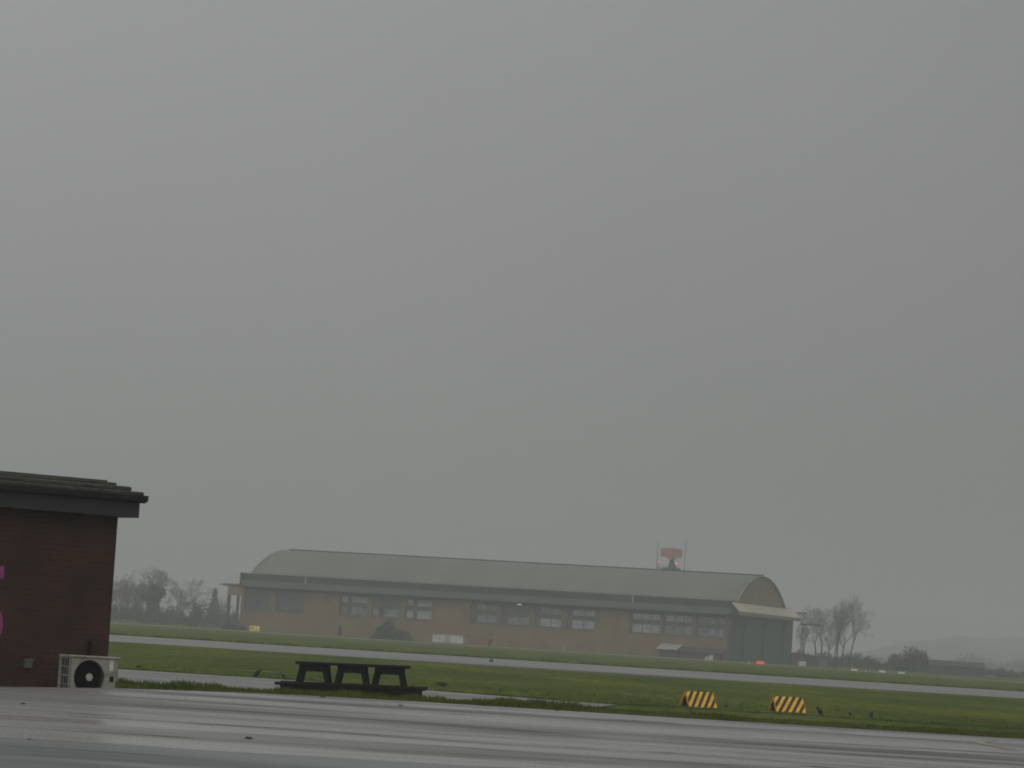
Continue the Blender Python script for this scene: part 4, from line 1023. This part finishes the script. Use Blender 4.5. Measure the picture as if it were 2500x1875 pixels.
# ------------------------------------------------------------------ picnic table
tp = at(864.5, 1628, 50.6)
pt = thing('picnic_table', 'dark wet wooden picnic table with long low seats on the grass', 'picnic table', (tp.x, 50.6, 0))
pt.rotation_euler.y = R(-1.1)
TZ = 0.735
b = MB(); PW, gap = .175, .012
for k in range(5):
    y = -.45 + k * (PW + gap); e = .012 * math.sin(k * 2.1)
    b.box(-.865 + e, .865 + e * .5, y, y + PW, TZ - .042, TZ)
b.build('tabletop', M['wet_wood'], pt, bevel=.005)
for x0, x1 in ((-.81, -.37), (-.224, .216), (.345, .79)):
    t = MB()
    for y in (-.40, .36):
        t.box(x0, x1, y, y + .05, TZ - .145, TZ - .044)
    t.box(x0 + .02, x1 - .02, -.348, .358, TZ - .10, TZ - .046)
    tr_ = t.build('trestle', M['wet_wood'], pt, bevel=.004)
    for y in (-.345, .305):
        for s, xt in ((-1, x0 + .055), (1, x1 - .055)):
            MB().beam((xt, y, TZ - .05), (xt + s * .075, y + (-.02 if y < 0 else .02), .335), .082, .05).build('leg', M['wet_wood'], tr_)
for sgn in (-1, 1):
    b = MB(); yc = sgn * .66
    for k in range(2): b.box(-1.145, 1.145, yc - .15 + k * .155, yc - .005 + k * .155, .372, .415)
    b.build('seat', M['wet_wood'], pt, bevel=.005)
    MB().box(-1.06, 1.06, yc - .12, yc + .12, .255, .370).build('seat_rail', M['wet_wood'], pt)
b = MB()
for x in (-.98, -.30, .28, .98): b.box(x - .045, x + .045, -.539, .539, .262, .334)
b.build('cross_bearers', M['wet_wood'], pt)
for x in (-.95, 0, .95):
    for sgn in (-1, 1): MB().box(x - .05, x + .05, sgn * .66 - .05, sgn * .66 + .05, -.03, .253).build('foot_post', M['wet_wood'], pt)

# ------------------------------------------------------------------ striped barriers
def barrier(px, Y, yaw, label):
    c = thing('striped_barrier', label, 'barrier', foot(px, Y), R(yaw), 'striped barriers on the grass')
    return c
BL, BD, BH = .76, .225, .345
b1 = barrier(1672, 74.1, 30, 'yellow and black striped barrier on the grass, nearer the picnic table')
def panel(sgn):
    o = [(sgn * BD, 0), (sgn * (BD - .035), 0), (0 - sgn * -.002, BH - .04), (0.001 * sgn, BH)]
    return o
fp = MB(); fp.prism([(-BD, 0.0), (-.001, BH), (-.001, BH - .05), (-BD + .035, 0.0)], 'x', .012, BL - .012); fp.build('front_panel', M['stripe'], b1)
fp = MB(); fp.prism([(BD, 0.0), (BD - .035, 0.0), (.001, BH - .05), (.001, BH)], 'x', .012, BL - .012); fp.build('back_panel', M['stripe'], b1)
for x in (0.0, BL - .011):
    e = MB(); e.prism([(-BD - .004, 0), (0, BH + .006), (BD + .004, 0), (BD - .055, 0), (0, BH - .09), (-BD + .055, 0)][:3] + [(BD - .05, 0), (0, BH - .085), (-BD + .05, 0)], 'x', x, x + .011)
    e.build('end_edge', M['yellow_edge'], b1)
MB().prism([(-BD + .04, .002), (0, BH - .055), (BD - .04, .002)], 'x', .06, .075).build('hollow_shade', M['inside_shade'], b1)  # dark plate that paints the shade of the hollow interior
b2 = copy_tree(b1)
b2.location = foot(1888, 74.9); b2.rotation_euler.z = R(21)
b2['label'] = 'yellow and black striped barrier on the grass beside the upright black bird'
# place both so their lower left front corners fall where the photo has them
for o, px in ((b1, 1683.4), (b2, 1895.6)):
    f_ = foot(px, o.location.y); rm = Matrix.Rotation(o.rotation_euler.z, 3, 'Z'); cpt = rm @ Vector((0, -BD, 0))
    o.location = (f_.x - cpt.x, f_.y - cpt.y, 0)

# ------------------------------------------------------------------ birds
def bird_mesh(tilt, matname, neck=1.0):
    """one continuous body with head, bill and tail; local +x is forwards, about 0.30 m long, origin at the feet"""
    st = [(-.165, .006, .018), (-.125, .008, .026), (-.085, .022, .034), (-.045, .045, .046), (.0, .056, .055), (.045, .050, .050), (.078, .036, .037), (.100, .029, .031), (.122, .030, .031), (.140, .024, .024), (.152, .010, .010), (.185, .002, .002)]
    b = MB(); n = 10; vs = []; fs = []
    for i, (x, rz, ry) in enumerate(st):
        lift = .018 * max(0, (x - .06) / .08) * neck - .008 * max(0, (-x - .08) / .08)
        for k in range(n):
            t = 2 * math.pi * k / n; vs.append(Vector((x, 1.15 * ry * math.cos(t), 1.22 * rz * math.sin(t) + lift)))
    for i in range(len(st) - 1):
        for k in range(n): fs.append((i * n + k, i * n + (k + 1) % n, (i + 1) * n + (k + 1) % n, (i + 1) * n + k))
    fs += [tuple(range(n))[::-1], tuple(range((len(st) - 1) * n, len(st) * n))]
    head0 = 7 * n
    rot = Matrix.Rotation(-R(tilt), 3, 'Y'); out = []
    pivot = Vector((.085, 0, 0))
    for i, v in enumerate(vs):
        if v.x > .085:            # the head stays level when the body stands upright
            v = pivot + Matrix.Rotation(R(tilt) * .8, 3, 'Y') @ (v - pivot)
        out.append(rot @ v)
    b.add(out, fs); return b
def bird(px, Y, size, tilt, yaw, label, mat='feather', z=0.0, group='birds on the airfield', legs=True):
    p = foot(px, Y, z); c = thing('bird', label, 'bird', p, R(yaw), group); c.scale = (size, size, size)
    bm_ = bird_mesh(tilt, mat); lowest = min(v[2] for v in bm_.v)
    hh = .085 if legs else max(.01, -lowest + .005)
    o = bm_.build('body', M[mat], c, smooth=True); o.location = (0, 0, hh + .01)
    for s in (-1, 1):
        wv = []; rot = Matrix.Rotation(-R(tilt), 3, 'Y')
        prof_ = [(.055, .012), (.05, -.02), (.0, -.034), (-.06, -.022), (-.15, -.004), (-.06, .018), (.0, .026)]
        for yy in (.0, .009):
            for (x, zz) in prof_:
                bulge = .050 * (1 - ((x + .01) / .2) ** 2)
                wv.append(rot @ Vector((x, s * (bulge + yy), zz + .008)))
        n = len(prof_); fs = [tuple(range(n)), tuple(range(n, 2 * n))[::-1]] + [(i, (i + 1) % n, n + (i + 1) % n, n + i) for i in range(n)]
        wg_ = MB().add(wv, fs).build('wing', M[mat], c); wg_.location = (0, 0, hh + .01)
        if legs:
            lg = MB(); hip = rot @ Vector((-.012, s * .022, -.04)); hip.z += hh + .01
            lg.tube(hip, (0.004, s * .022, .006), .008, .004, 6)
            for da in (-.5, 0, .5): lg.tube((0.004, s * .022, .006), (.034 * math.cos(da), s * .022 + .034 * math.sin(da), .004), .004, .002, 5)
            lg.tube((0.004, s * .022, .006), (-.018, s * .022, .004), .004, .002, 5)
            lg.build('leg', M['leg'], c)
    return c
bird(626, 77.5, .92, 48, 8, 'upright black bird at the path edge left of the picnic table, facing right')
bird(692, 77.5, .55, 58, 172, 'small dark bird at the path edge between the upright bird and picnic table', 'dark_feather')
bird(337, 79.0, .55, 8, 5, 'small dark bird on the grass right of the air conditioner', 'dark_feather')
bird(2002, 73.7, .82, 52, 172, 'upright black bird just right of the second striped barrier')
bird(2076, 75, .44, 30, 150, 'smallest dark bird in the row of three right of the barriers', 'dark_feather')
bird(2127, 74.6, .72, 60, 78, 'dark bird furthest right on the grass, facing away', 'dark_feather')
bird(1081, 80, .92, 0, 176, 'dark bird crouched flat on the grass right of the picnic table', 'dark_feather', legs=False)
bird(1450, 81.5, .32, 25, 20, 'tiny dark bird on the grass between the picnic table and barriers', 'dark_feather')
bird(1774, 76, .36, 4, 10, 'tiny dark bird on the grass between the two striped barriers', 'dark_feather')
bird(1196.5, 174, .75, 70, 90, 'left one of two tiny birds standing on the runway')
bird(1201.5, 174, .8, 72, 80, 'right one of two tiny birds standing on the runway')
bird(1426.5, 330, 1.0, 10, 0, 'far dark bird on the grass below the hangar windows', 'dark_feather')

# ------------------------------------------------------------------ litter on the apron
def litter(px, py, size, label, seed):
    rn = random.Random(seed); p = ground(px, py, AZ); b = MB(); vs = []; fs = []
    n = 11; vs.append((0, 0, size * .22))
    for ring_, (r, h) in enumerate(((.25, .2), (.42, .10), (.5, 0.0))):
        for i in range(n):
            t = 2 * math.pi * i / n; q = r * rn.uniform(.65, 1.15)
            vs.append((size * q * math.cos(t), size * q * 1.4 * math.sin(t), max(0, size * h * rn.uniform(.5, 1.5))))
    for i in range(n): fs.append((0, 1 + i, 1 + (i + 1) % n))
    for k in range(2):
        for i in range(n): fs.append((1 + k * n + i, 1 + (k + 1) * n + i, 1 + (k + 1) * n + (i + 1) % n, 1 + k * n + (i + 1) % n))
    o = b.add(vs, fs).build('leaf_clump', M['litter'], None, (p.x, p.y, AZ + .001))
    tag(o, label, 'leaf litter', 'dark clumps on the apron')
litter(56, 1719, .06, 'dark clump on the apron in front of the brick wall', 1)
litter(607, 1804, .075, 'dark clump on the apron, lowest in the picture, below the path edge', 2)
litter(788, 1702.5, .085, 'dark clump at the grass edge in front of the picnic table', 3)
litter(1360, 1735.5, .06, 'small dark clump at the apron edge between picnic table and barriers', 4)
litter(978, 1724, .07, 'flat dark clump on the apron right of the picnic table', 5)
litter(71, 1806, .035, 'tiny dark clump on the bluish asphalt at bottom left', 6)

# ------------------------------------------------------------------ haze
hz = MB().box(-1500, 1500, -30, 4200, -1.2, 70).build('haze', None)
tag(hz, kind='stuff'); hz['label'] = 'thin grey rain mist over the airfield'; hz['category'] = 'haze'
hm = bpy.data.materials.new('mist'); hm.use_nodes = True; n = hm.node_tree; n.nodes.clear()
o_ = n.nodes.new('ShaderNodeOutputMaterial'); pv = n.nodes.new('ShaderNodeVolumePrincipled')
pv.inputs['Color'].default_value = (0.765, 0.785, 0.81, 1); pv.inputs['Density'].default_value = HAZE_DENSITY; pv.inputs['Anisotropy'].default_value = 0.0
n.links.new(pv.outputs[0], o_.inputs['Volume']); hz.data.materials.append(hm)
